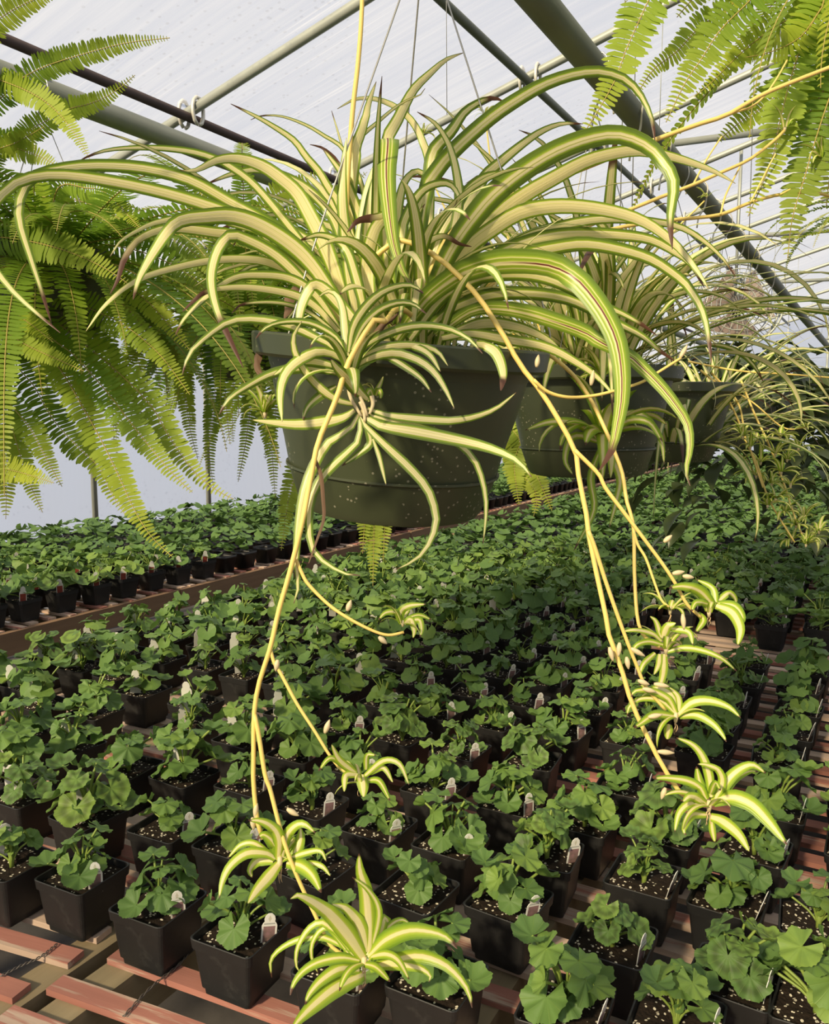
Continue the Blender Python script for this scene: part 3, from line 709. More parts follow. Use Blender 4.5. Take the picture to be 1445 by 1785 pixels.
# leaves of the foremost plant:  width px | root depth | tip depth | style | root ... tip
LEAVES = """
22 .86 .80 c|600,545 560,480 520,430 470,390 400,352 330,314 250,294 170,289 110,294 60,308 35,345 34,385 52,445 75,515 90,565
22 .85 .78 c|600,555 540,460 480,405 400,372 300,340 200,318 110,306 50,311 10,333 -25,385 -18,450 18,502 58,540 105,580
14 .88 .84 c|605,545 590,500 540,440 450,330 400,290 370,275 330,264 270,258 200,260 160,270 133,284
27 .84 .80 c|610,560 584,477 562,421 540,377 517,337 488,311 455,289 415,277 378,280 342,297 314,297
19 .90 .90 c|618,560 604,450 584,384 555,348 517,318 460,297 410,302 357,322
15 .90 .86 c|650,560 622,440 589,353 573,329 556,300 533,273 511,244 469,216 440,200 402,181
8 .92 .92 c|665,560 650,440 630,320 598,260 567,238 533,218 491,203 455,202 437,209
13 .90 .88 b|652,560 632,400 610,320 591,289 582,275 562,258 540,252
7 .93 .93 c|648,560 622,360 595,251 578,193
27 .90 .88 c|622,555 604,400 618,270 632,225 643,180 656,142
21 .83 .82 g|622,560 611,488 604,421 597,355 598,289 604,240
25 .91 .90 c|652,560 642,450 655,330 677,240 691,215 701,194 722,156 750,128 778,104 808,92
15 .93 .92 c|722,560 746,400 748,290 738,250 718,212 690,187 655,173 620,173 588,190
9 .90 .90 g|606,560 604,350 620,255 660,212 700,180 733,165 741,154
28 .88 .86 c|710,560 726,410 735,355 748,311 755,266 788,228 809,197 836,178 860,171 880,178
18 .85 .84 c|740,570 774,450 788,415 798,363 800,329 791,277 777,242 757,214 727,195
26 .87 .83 g|715,560 738,350 766,293 800,255 853,208 896,178 946,149 993,132 1036,125 1069,130 1096,143 1119,170 1136,206 1142,250
21 .89 .88 c|740,560 785,420 840,316 873,283 913,250 946,228 979,216 1016,216
36 .84 .74 g|730,560 785,440 837,366 873,329 916,296 960,269 1003,250 1046,238 1079,236 1112,246 1139,263 1159,286 1172,306 1174,333 1168,382 1172,435
26 .86 .80 c|740,560 795,460 870,376 913,342 963,313 1019,283 1066,269 1112,263 1159,271 1202,283 1245,299 1282,320
26 .85 .78 c|745,560 785,470 820,429 860,399 906,372 960,361 1019,362 1079,372 1126,389 1165,416 1195,445 1218,475 1236,505
17 .88 .86 c|760,560 830,470 906,419 960,399 1019,386 1072,382 1132,386 1185,396 1225,419 1258,449 1282,482
25 .86 .83 c|760,560 800,500 860,452 913,426 970,412 1026,409 1086,411 1136,419 1179,442 1205,462 1228,502
24 .85 .80 c|755,570 830,490 913,446 963,433 1019,426 1079,435 1132,451 1172,476 1202,503 1225,543 1235,586 1240,634
40 .82 .68 s|690,592 740,525 785,488 820,470 870,458 930,458 970,466 1006,486 1036,520 1059,556 1076,596 1084,646 1084,696 1077,739 1066,785 1043,822
22 .82 .78 c|715,592 770,520 820,490 863,480 920,480 963,490 1006,510 1045,530 1085,547 1119,566 1145,585
22 .85 .80 c|730,592 775,548 820,526 870,513 936,513 993,523 1040,545 1086,569 1119,586 1152,613 1180,632
26 .83 .74 s|760,585 820,543 870,538 920,546 970,561 1019,579 1053,599 1096,619 1119,639 1152,672 1179,706 1199,739 1203,780 1196,820 1203,847
18 .80 .78 c|770,590 820,582 886,593 953,606 1006,633 1046,662 1074,694
18 .75 .73 b|830,600 847,603 863,613 873,633 877,656 873,681
20 .85 .85 c|780,585 840,565 900,570 950,590 980,612
30 .82 .74 c|612,562 566,494 544,463 517,435 477,406 437,386 400,377 360,379 318,384 293,402 274,429 257,457 241,488 232,522
14 .84 .78 c|600,560 500,430 400,387 340,378 277,387 244,400 210,421 192,447
20 .84 .77 b|612,568 540,490 470,435 433,420 400,409 374,406 318,399 277,402 238,421 216,452 205,488 192,512
19 .83 .75 b|600,565 530,492 480,445 430,418 402,411 382,430 370,465 369,500 380,545 400,590 424,641
14 .85 .77 c|600,572 530,490 471,459 422,452 366,455 311,466 255,482 217,503 180,535 150,577
16 .82 .77 c|592,575 550,515 505,486 449,480 411,484 377,503 344,531 319,558 306,584
14 .81 .77 b|590,578 550,535 510,514 449,503 399,502 355,511 318,543
8 .82 .80 b|585,580 540,545 502,531 463,527 422,531 404,546
20 .78 .77 c|640,585 600,540 566,505 545,498 528,525 522,560 534,600
18 .80 .80 c|640,560 620,480 600,430 560,410 520,420
20 .84 .84 g|690,560 676,500 650,470 620,450 585,446 561,450
24 .82 .80 b|650,560 640,470 655,400 680,375 660,380 625,385 605,405
18 .84 .82 c|700,560 700,420 712,370 740,330 780,320 800,345 785,372
14 .80 .80 b|720,560 735,440 750,420 775,412 800,425 822,430
22 .88 .88 g|690,560 650,440 610,330 595,300 560,255
26 .86 .85 c|660,560 645,470 640,400 648,330 660,290
22 .87 .87 c|640,560 625,470 632,390 640,330 655,280
24 .86 .86 c|720,560 716,460 722,390 740,330 765,290
20 .85 .85 g|730,560 760,430 790,370 815,330 850,305 900,300
18 .92 .95 c|700,560 690,420 700,330 722,300 745,310 752,350
16 .92 .95 g|740,560 800,440 830,400 880,380 925,382 958,400
18 .95 1.0 c|660,560 600,420 560,390 510,385 470,400
22 .94 .98 c|640,560 560,440 500,400 440,385 380,400
"""
STY = {'c': 'strap', 'g': 'strap_green', 's': 'strap_streak', 'b': 'strap_brown'}
for ln in LEAVES.strip().splitlines():
    h, p = ln.split('|'); w, z0, z1, st = h.split()
    traced_leaf(plant, MAIN, parse(p), float(z0), float(z1), float(w), M[STY[st]], n=36)
# the leaf that folds over at the top and hangs down towards us
P = smooth_path([unp(*q) for q in ((684, 560, .88), (674, 440, .87), (670, 330, .885), (673, 262, .882), (675, 243, .862), (677, 242, .838), (677, 256, .818), (674, 300, .81),
                                   (678, 360, .80), (686, 420, .79), (698, 462, .785), (714, 494, .785), (738, 512, .785))], 30)
link('leaf', ribbon('leaf', P - MAIN, 0.0255, np.tile(RT, (30, 1)), M['strap_streak'], 0.12, 0.8, 30), plant)
rg = random.Random(21)
for i in range(58):                                     # the crowded heart of the plant and its far side
    az = rg.uniform(0, 6.283); d = np.array([math.cos(az), math.sin(az), 0.0]); toward = -(d @ FW)
    L = rg.uniform(0.16, 0.34) * (0.8 if toward > 0.3 else 1.0)
    el = rg.uniform(52, 88); dr = rg.uniform(0.9, 2.3)
    me = free_leaf(rg, 'leaf', rg.uniform(0.01, 0.06), az, el, L, dr, rg.uniform(0.009, 0.016), M[rg.choice(('strap', 'strap', 'strap_green', 'strap'))])
    link('leaf', me, plant, Rtilt @ np.array([rg.uniform(-0.045, 0.045), rg.uniform(-0.03, 0.03), 0.172]))
b = MB()                                                # dead leaf scraps around the crown
for P in ([(655, 585), (668, 566), (684, 556), (699, 541)], [(648, 600), (662, 585), (690, 566)]):
    b.tube(smooth_path([unp(*q, 0.76) - MAIN for q in P], 12), np.linspace(0.004, 0.0006, 12), 5)
tag(link('dead_leaf', b.mesh('dead_leaf', M['dry']), plant), 'dried brown leaf scraps')
for pts, w in (([(446, 602), (452, 620), (447, 640), (458, 662)], 9), ([(462, 604), (448, 622), (452, 645), (462, 655)], 8), ([(520, 498), (505, 520), (503, 538), (495, 556)], 16)):
    tag(traced_leaf(plant, MAIN, pts, 0.84, 0.83, w, M['dry'], n=12), 'dried brown leaf')

# runners
def stolon(parent, org, pts, z0, z1, rpx=4.0, mat='stolon', name='stolon', n=36):
    m = len(pts); d = [0.0]
    for a, b_ in zip(pts, pts[1:]): d.append(d[-1] + math.hypot(b_[0] - a[0], b_[1] - a[1]))
    P = smooth_path([unp(x, y, z0 + (z1 - z0) * q / d[-1]) - np.array(org) for (x, y), q in zip(pts, d)], n)
    r = rpx / F * (z0 + z1) / 2
    b = MB(); b.tube(P, np.linspace(r * 1.15, r * 0.85, n), 7); return link(name, b.mesh(name, M[mat]), parent)
STOL = """
4.6 .705 .70|672,560 661,550 647,565 623,603 603,642 589,688 574,724 555,770 545,815 533,880 525,919 504,1002 486,1064 471,1130 452,1189 443,1244 442,1320 442,1369 450,1438 458,1462
4.6 .86 .705|735,575 712,545 690,540 672,560
3.8 .70 .69|443,1246 450,1275 462,1350 471,1376 488,1442 503,1490 523,1539 547,1590 575,1646 600,1665
3.0 .708 .70|516,975 526,998 538,1019 573,1054 608,1078 649,1099 677,1107 704,1102
3.0 .703 .69|471,1130 478,1155 490,1175 518,1227 549,1275 573,1314 592,1338 612,1352
4.6 .86 .90|610,555 603,480 605,330 614,200 624,110 630,30 634,-90
4.6 .80 .72|640,460 690,418 713,421 742,435 770,455 790,470 808,490 835,519 866,566 886,599 906,636 933,669 960,709 1002,785 1009,834 1021,890 1025,925 1040,1001 1055,1069 1062,1110 1081,1159 1100,1223 1123,1273 1141,1310 1160,1344 1192,1390 1215,1402
3.4 .735 .74|1002,785 1043,826 1055,850 1089,895 1126,944 1157,986 1179,1020 1198,1054 1222,1076
3.4 .728 .74|1025,925 1036,952 1058,1020 1089,1107 1111,1163 1126,1197 1160,1238
3.4 .95 .85|930,600 968,626 1002,657 1028,694 1051,740 1070,785 1085,826 1092,872 1104,918 1106,1001 1111,1076 1123,1110 1150,1128
2.4 .86 .85|1104,925 1112,950 1126,974 1141,1016 1153,1046 1166,1058
2.8 .76 .80|930,662 953,682 986,692 1026,691 1069,682 1119,666 1152,646 1187,624
4.2 .84 .86|720,545 770,430 805,385 820,369 886,343 953,319 1019,293 1086,266 1152,240 1219,216 1268,200 1333,163 1445,118 1520,88
3.4 .92 1.0|760,560 900,460 1000,405 1094,367 1153,343 1208,322 1256,301 1308,277 1353,242 1367,228
3.4 .95 1.05|780,560 920,450 1049,405 1111,391 1187,382 1256,374 1308,353 1360,339 1419,336 1470,348
1.8 .86 .87|1268,200 1290,193 1308,187 1330,170 1352,140 1372,105
1.6 1.0 1.0|1208,322 1225,290 1238,268 1258,238
1.6 1.0 1.0|1308,353 1325,320 1340,290 1352,268
1.6 1.02 1.02|1360,339 1400,318 1425,300 1438,280
1.6 .98 1.0|1256,374 1265,340 1285,300 1292,285
"""
for ln in STOL.strip().splitlines():
    h, p = ln.split('|'); r_, z0, z1 = map(float, h.split()); stolon(plant, MAIN, parse(p), z0, z1, r_)
# the brown bract wound round the foremost runner
tag(traced_leaf(plant, MAIN, parse('552,772 549,798 559,826 563,867 564,905 552,942 538,982'), 0.708, 0.70, 5, M['dry'], n=22), 'dried brown bract on a runner')
for x, y, z, ang in ((484, 1150, .70, 100), (605, 1065, .69, -70), (566, 1278, .69, -70), (1157, 945, .735, -40), (1172, 1000, .735, -10), (1190, 1004, .735, 8), (1080, 1120, .73, 95), (1062, 1128, .73, 75),
                     (1100, 1130, .73, 30), (1112, 1186, .73, 20), (1140, 1192, .73, 10), (1146, 1310, .72, 5), (1130, 1250, .72, -10), (1160, 1373, .715, 110), (660, 1110, .69, 40), (500, 1410, .69, 30),
                     (447, 1400, .70, 95), (1190, 1070, .74, 85), (935, 640, .77, -80), (1030, 672, .77, -80), (1185, 624, .8, -60), (440, 1425, .70, 85), (1092, 1145, .73, 80), (1120, 1200, .73, 15)):
    a = math.radians(ang); p0 = unp(x, y, z); d = RT * math.cos(a) - UPC * math.sin(a); L = rg.uniform(0.009, 0.015)
    b = MB(); t = np.linspace(0, 1, 8); b.tube([p0 - MAIN + d * L * q for q in t], 0.0021 * np.sin(np.pi * (0.12 + 0.86 * t)) + 0.0003, 6)
    link('bud', b.mesh('bud', M['bud']), plant)

def plantlet(parent, org, centre, z, leaves, style='strap_baby', dz=0.0, auto=0, R_px=50, seed=0, roots=True, name='plantlet', base=0.6):
    """baby plant on a runner: leaves traced on the photograph plus 'auto' free ones"""
    c = unp(centre[0], centre[1], z); e = empty(name, c - np.array(org), parent=parent); q = random.Random(seed)
    for ln in leaves:
        w, off, p = ln
        traced_leaf(e, c, p, z, z + off, w, M[style], n=16, fold=0.3, face=0.8, base=base)
    L = R_px / F * z
    for i in range(auto):
        az = q.uniform(0, 6.28)
        me = free_leaf(q, 'leaf', 0.002, az, q.uniform(15, 85), L * q.uniform(1.0, 1.75), q.uniform(0.9, 2.4), L * q.uniform(0.19, 0.30), M[style], 12, 0.3)
        link('leaf', me, e)
    b = MB(); b.tube([(0, 0, -L * 0.22), (0, 0, -L * 0.05), (0, 0, L * 0.12)], [L * 0.05, L * 0.085, L * 0.06], 8); link('crown', b.mesh('crown', M['bud']), e)
    if roots:
        for i in range(3):
            P = [(0, 0, -L * 0.18)]; 
            for j in range(5): P.append((P[-1][0] + q.uniform(-1, 1) * L * 0.06, P[-1][1] + q.uniform(-1, 1) * L * 0.06, P[-1][2] - L * 0.09))
            b = MB(); b.tube(smooth_path(P, 12), np.linspace(L * 0.022, L * 0.006, 12), 5); link('root', b.mesh('root', M['root']), e)
    return e
def PL(s):
    out = []
    for ln in s.strip().splitlines():
        h, p = ln.split('|'); w, off = h.split(); out.append((float(w), float(off), parse(p)))
    return out
plantlet(plant, MAIN, (612, 655), 0.725, PL("""
16 -.02|603,632 582,606 545,586 502,567 448,557 400,561 355,592 330,617 318,652
14 -.03|620,705 594,700 569,686 545,664 528,642 514,615 512,586 526,560
18 -.05|604,634 582,618 555,614 528,623 504,642 492,664 488,695 492,735
16 -.01|590,652 545,643 509,644 473,652 436,671 400,695 382,722
12 -.02|603,622 589,591 555,569 526,561 490,562 462,572 446,590
13 .01|606,620 602,577 597,535 586,513 570,508 556,518
15 -.02|608,614 616,571 638,535 666,510 699,498 722,499 738,510
14 -.02|613,610 633,569 661,541 694,528 722,531 743,547
14 -.03|617,630 635,605 652,593 694,575 738,568 783,574 818,591 841,616
14 -.01|616,635 652,613 694,603 735,604 763,613 781,638
12 -.02|690,604 722,604 749,618 768,648
15 -.03|613,648 633,630 680,616 722,624 755,646 777,679 792,712
12 -.02|650,625 680,624 710,641 735,660 752,684
22 -.04|641,697 622,680 600,655 586,640 576,625
14 -.02|640,712 670,722 694,726 749,731 804,732 860,715 900,684
22 -.04|628,715 645,732 666,742 721,751 777,762 832,774 874,788 905,805 927,832
12 -.01|640,722 690,735 740,745 791,768 818,790 834,815 846,860 847,900 842,947
15 -.03|628,722 634,738 670,774 711,812 746,853 760,898 757,925 745,952 725,975 690,993
16 -.02|625,722 608,749 573,770 552,801 533,845 522,900 516,975 520,1020 512,1052
15 -.03|628,726 625,767 594,798 566,826 545,860 538,905 545,957 573,985 608,1002 628,1003
12 .00|634,735 646,770 625,791 596,812
7 -.01|650,765 660,792 666,815 673,845
20 -.02|618,715 599,727 569,734 521,739 473,736 440,732
14 -.01|586,673 557,690 536,710 528,732
16 -.02|590,640 540,630 500,640 476,655
"""), 'strap_green', auto=6, R_px=100, seed=3, roots=False, base=0.38)
for i, P in enumerate(([(612, 640), (622, 680), (634, 705), (640, 725)], [(606, 650), (610, 690), (622, 712), (630, 726)], [(628, 700), (634, 715), (636, 735)], [(648, 690), (650, 705), (644, 722)])):
    b = MB(); b.tube(smooth_path([unp(*q, 0.722) - MAIN for q in P], 10), np.linspace(0.0021, 0.0012, 10), 7); link('crown', b.mesh('crown', M['bud']), plant)
plantlet(plant, MAIN, (655, 682), 0.75, PL("10 -.01|650,690 645,680 640,690 644,702\n8 -.01|655,690 660,680 664,686 663,696\n7 .0|652,688 662,670 668,656"), auto=2, R_px=22, seed=5, roots=False)
plantlet(plant, MAIN, (488, 1500), 0.70, PL("""
19 -.02|485,1500 487,1466 475,1442 454,1431 433,1430
17 -.01|492,1496 499,1459 513,1440 530,1436 550,1452
16 -.03|481,1496 464,1487 430,1487 402,1508 388,1535 382,1566
20 -.04|487,1504 468,1528 450,1549 432,1575
21 -.03|499,1504 523,1508 544,1525 560,1556
10 -.01|502,1497 530,1487 558,1483 569,1502
10 .00|471,1489 443,1470 419,1473 397,1496
17 .01|510,1496 523,1466 524,1442
9 -.01|520,1504 558,1508 576,1527
16 .0|476,1500 450,1500 436,1516 440,1530
22 -.01|490,1500 478,1470 460,1455 448,1462
16 .02|495,1495 508,1465 498,1450
"""), auto=3, R_px=60, seed=8)
plantlet(plant, MAIN, (635, 1676), 0.685, PL("""
27 -.05|634,1672 605,1629 572,1591 541,1569 516,1560 506,1567
22 -.02|638,1660 627,1615 605,1585 578,1576
26 -.02|644,1660 641,1589 636,1550 627,1517 626,1488
11 -.02|649,1650 660,1605 658,1578 641,1550 614,1529
27 -.04|641,1668 672,1638 713,1622 755,1625 782,1636 797,1654
20 -.04|644,1688 677,1677 727,1666 768,1677 796,1699 816,1727 823,1757
17 -.03|649,1683 685,1680 727,1686 749,1699 748,1712
13 -.05|644,1668 672,1663 694,1674 713,1707
12 -.05|633,1680 655,1686 680,1711
16 -.03|627,1674 594,1669 555,1677 527,1694 511,1716 506,1735
19 -.04|627,1691 594,1688 561,1708 539,1733 532,1751
28 -.06|634,1698 588,1719 550,1749 522,1777 508,1795
8 .00|618,1668 583,1622 561,1619 544,1644 544,1672 556,1699
10 .00|610,1664 569,1611 541,1616 519,1650 516,1680 523,1696
10 .01|612,1655 588,1644 561,1633 525,1636 491,1652 472,1674 474,1704
12 .02|645,1655 677,1616 699,1603 716,1611
14 .02|648,1660 665,1620 672,1600 684,1640
18 .01|640,1665 652,1610 662,1590
"""), auto=3, R_px=70, seed=9)
plantlet(plant, MAIN, (1236, 1402), 0.715, PL("""
14 -.01|1231,1394 1220,1373 1198,1361 1164,1356 1138,1357
25 -.04|1242,1397 1276,1389 1310,1401 1338,1429 1360,1457 1372,1473
18 -.04|1237,1423 1259,1431 1287,1454 1306,1484
17 .00|1250,1398 1265,1364 1287,1342 1312,1333 1335,1348
12 .01|1255,1392 1278,1360 1304,1345 1322,1345
12 -.01|1246,1394 1259,1364 1251,1342 1231,1333 1216,1332
14 .00|1240,1390 1236,1350 1224,1317 1206,1297 1179,1286
14 -.02|1231,1420 1206,1420 1192,1445 1196,1456
12 -.02|1226,1402 1203,1400 1184,1417 1176,1450
10 -.02|1240,1430 1242,1448 1246,1468
15 .00|1231,1392 1220,1364 1214,1336
10 -.03|1238,1385 1247,1365 1256,1378
16 -.02|1230,1402 1205,1388 1190,1398
"""), auto=4, R_px=60, seed=10)
plantlet(plant, MAIN, (1178, 1248), 0.74, PL("""
15 -.02|1181,1246 1206,1224 1237,1221 1270,1232 1291,1251
13 -.03|1184,1248 1214,1246 1242,1261 1259,1280 1266,1293
15 -.03|1175,1248 1142,1246 1114,1263 1105,1269
12 -.01|1178,1243 1164,1218 1136,1204 1108,1204 1100,1215
12 .00|1178,1240 1170,1210 1142,1200 1118,1214
10 .00|1176,1242 1150,1220 1116,1218 1097,1232 1093,1248
10 .00|1184,1240 1182,1215 1167,1198
13 -.02|1166,1262 1163,1289
"""), auto=5, R_px=52, seed=11)
plantlet(plant, MAIN, (1236, 1066), 0.745, PL("""
18 -.02|1242,1054 1220,1031 1192,1022 1166,1025
17 -.03|1248,1055 1276,1067 1290,1095 1286,1125
14 -.01|1252,1052 1280,1056 1294,1075 1290,1094
10 .01|1248,1050 1242,1025 1214,1010
10 .02|1250,1050 1270,1034 1282,1044 1282,1055
11 -.02|1238,1054 1214,1050 1205,1066
10 -.02|1216,1068 1226,1081 1213,1102
"""), auto=4, R_px=45, seed=12)
plantlet(plant, MAIN, (1161, 1130), 0.85, PL("""
10 -.02|1160,1136 1192,1129 1226,1134 1259,1148 1284,1170
14 -.01|1155,1112 1164,1092 1178,1086
8 -.01|1153,1118 1136,1104 1108,1098 1084,1101
10 -.01|1156,1124 1130,1118 1108,1126 1102,1146
9 .00|1153,1112 1144,1084 1133,1074
11 -.01|1168,1095 1200,1101 1208,1124
12 -.02|1158,1140 1156,1175 1147,1208
9 -.01|1150,1140 1148,1158 1140,1176
9 -.01|1142,1138 1122,1157 1113,1180
"""), auto=9, R_px=50, seed=13)
plantlet(plant, MAIN, (1168, 1062), 0.86, [], auto=13, R_px=42, seed=14)
plantlet(plant, MAIN, (702, 1085), 0.70, PL("12 -.01|700,1088 698,1068 712,1056 742,1053\n11 -.01|700,1088 690,1068 672,1068 660,1080\n10 -.01|705,1088 716,1080 722,1098 720,1112\n11 -.01|708,1086 730,1080 735,1098 732,1110\n8 .0|706,1080 730,1072 752,1080"), auto=7, R_px=34, seed=15, roots=False)
plantlet(plant, MAIN, (628, 1362), 0.69, PL("""
10 -.02|636,1352 668,1326 696,1331 713,1368
11 -.02|620,1348 592,1325 578,1298
10 -.02|614,1346 578,1321 555,1344
11 -.02|624,1350 603,1352 600,1380
10 -.02|640,1360 661,1362 680,1396
9 -.01|638,1342 640,1317 655,1316
9 -.01|644,1348 668,1338 685,1364
18 -.01|630,1350 633,1370 634,1390
"""), auto=4, R_px=42, seed=16)
plantlet(plant, MAIN, (462, 718), 1.0, [], auto=14, R_px=48, seed=17, roots=False)
plantlet(plant, MAIN, (1368, 222), 1.0, [], auto=7, R_px=34, seed=18, roots=False)
plantlet(plant, MAIN, (1432, 275), 1.02, [], auto=7, R_px=32, seed=19, roots=False)

# the plants behind it on the same pipe
def spider_proto(loc, label, seed, n, rot=0.0):
    e = empty('hanging_spider_plant', loc, label, 'plant', 'spider plants behind the foremost one'); q = random.Random(seed)
    basket_parts(e)
    for i in range(3):
        a = rot + i * 2.094 + 0.5
        b = MB(); b.tube([(0.153 * math.cos(a), 0.153 * math.sin(a), 0.17), (0.10 * math.cos(a), 0.10 * math.sin(a), 0.30), (0, 0, HZ - loc[2] - 0.06)], 0.0010, 5); link('hanger_wire', b.mesh('hanger_wire', M['wire']), e)
    b = MB(); t = HZ - loc[2]
    b.tube(smooth_path([(0, 0, t - 0.065), (0.006, 0, t - 0.05), (0.024, 0, t - 0.01), (0.012, 0, t + 0.024), (-0.016, 0, t + 0.02), (-0.026, 0, t - 0.006)], 20), 0.0017, 6); link('hook', b.mesh('hook', M['wire']), e)
    for i in range(n):
        az = q.uniform(0, 6.283); el = q.uniform(30, 88)
        me = free_leaf(q, 'leaf', q.uniform(0.01, 0.08), az, el, q.uniform(0.24, 0.56), q.uniform(0.9, 2.5), q.uniform(0.012, 0.023), M[q.choice(('strap', 'strap_green', 'strap', 'strap', 'strap_green', 'strap_brown'))])
        link('leaf', me, e, (q.uniform(-0.04, 0.04), q.uniform(-0.04, 0.04), 0.172))
    return e
def copy_tree(o, parent=None):
    c = o.copy(); COL.objects.link(c)
    if parent is not None: c.parent = parent
    for ch in o.children: copy_tree(ch, c)
    return c
ZB = RIM_Z - 0.183
proto = spider_proto((HX, 1.42, ZB), 'spider plant in green basket, second along the thick pipe, right behind the foremost', 31, 125)
behind = [proto]
for i, (y, rz, lab) in enumerate(((2.06, 2.1, 'spider plant in green basket, third along the thick pipe, trailing masses of plantlets'),
                                  (2.70, 4.0, 'spider plant in green basket, fourth and last along the thick pipe'),)):
    c = copy_tree(proto); c.location = (HX, y, ZB + U(-0.01, 0.01)); c.rotation_euler = (0, 0, 0); c['label'] = lab
    for ch in c.children:
        if ch.name.startswith('leaf'):                  # turn the foliage so that no two baskets look alike
            m = Matrix.Rotation(rz, 4, 'Z'); ch.matrix_local = m @ ch.matrix_local
    for ch in list(c.children):                         # and thinner than the first
        if ch.name.startswith('leaf') and R.random() < 0.3: bpy.data.objects.remove(ch)
    behind.append(c)
o2 = np.array(behind[0].location); o3 = np.array(behind[1].location)
stolon(behind[0], o2, parse('985,640 1020,670 1046,720 1052,760'), 1.38, 1.30, 3)
plantlet(behind[0], o2, (1052, 760), 1.29, PL("14 -.05|1045,770 1010,740 960,735 915,750\n14 -.05|1055,765 1090,735 1130,735 1155,770\n12 -.05|1050,775 1030,830 1035,890 1000,960\n12 -.05|1055,775 1080,830 1075,870 1062,920\n12 -.03|1060,765 1110,720 1150,760 1158,810\n12 -.04|1045,770 1000,760 985,800 1000,830"), auto=22, R_px=95, seed=41, roots=False)
plantlet(behind[0], o2, (1050, 655), 1.27, [], auto=14, R_px=50, seed=42, roots=False)
for p in ('1221,645 1258,679 1285,728 1300,770 1319,807 1341,872 1385,945', '1292,664 1315,721 1338,770 1362,830 1385,900 1405,948', '1240,650 1285,700 1300,760 1330,850'):
    stolon(behind[1], o3, parse(p), 1.92, 1.85, 1.7)
for p, (cx_, cy_), z in (('950,600 890,430 860,310 846,205', (845, 198), 1.34), ('905,600 810,430 752,310 739,240', (738, 232), 1.36), ('985,600 945,470 920,375', (917, 366), 1.3), ('1010,600 1150,430 1228,350', (1232, 342), 1.38)):
    stolon(behind[0], o2, parse(p), 1.42, z, 1.6)
    plantlet(behind[0], o2, (cx_, cy_), z, [], auto=9, R_px=15, seed=int(cx_), roots=False)
stolon(behind[1], o3, parse('1200,630 1285,646 1370,652 1470,660'), 1.95, 1.7, 1.6)
plantlet(behind[1], o3, (1405, 745), 1.9, [], auto=9, R_px=16, seed=77, roots=False)
stolon(behind[1], o3, parse('1240,660 1310,700 1365,745 1405,745'), 1.95, 1.9, 1.4)
for i, (x, y) in enumerate(((1308, 778), (1352, 790), (1392, 780), (1318, 828), (1345, 842), (1378, 845), (1338, 880), (1368, 892), (1402, 900), (1380, 940), (1405, 948), (1428, 925), (1360, 760), (1320, 765), (1326, 805), (1362, 822), (1352, 868), (1388, 915), (1415, 938), (1372, 800), (1295, 760))):
    plantlet(behind[1], o3, (x, y), 1.87 + (i % 5 - 2) * 0.03, [], auto=12, R_px=27, seed=60 + i, roots=False)

# thin hanger wires and runners in the distance
WL = ('thin loose wire hanging from the roof just left of the pipe hooks', 'thin loose wire hanging right beside the tip of the tall arching leaf', 'thin loose wire hanging in front of the drooping right-hand fern',
      'thin loose wire hanging between the level tie bar and the fern tips', 'thin loose wire hanging above the heart of the foremost spider plant')
for i, (x, y0, y1, z) in enumerate(((1075, 330, 470, 2.0), (1096, 240, 440, 2.0), (1348, 120, 300, 2.6), (1300, 240, 470, 2.6), (775, 0, 200, 2.6))):
    b = MB(); p = unp(x, y0, z); q = unp(x + 4, y1, z)
    b.tube([np.array([p[0], p[1], roofz(p[0]) - 0.03]), q], 0.0012, 4)
    tag(link('hanging_wire', b.mesh('hanging_wire', M['wire'])), WL[i], 'wire', 'loose wires hanging from the roof')

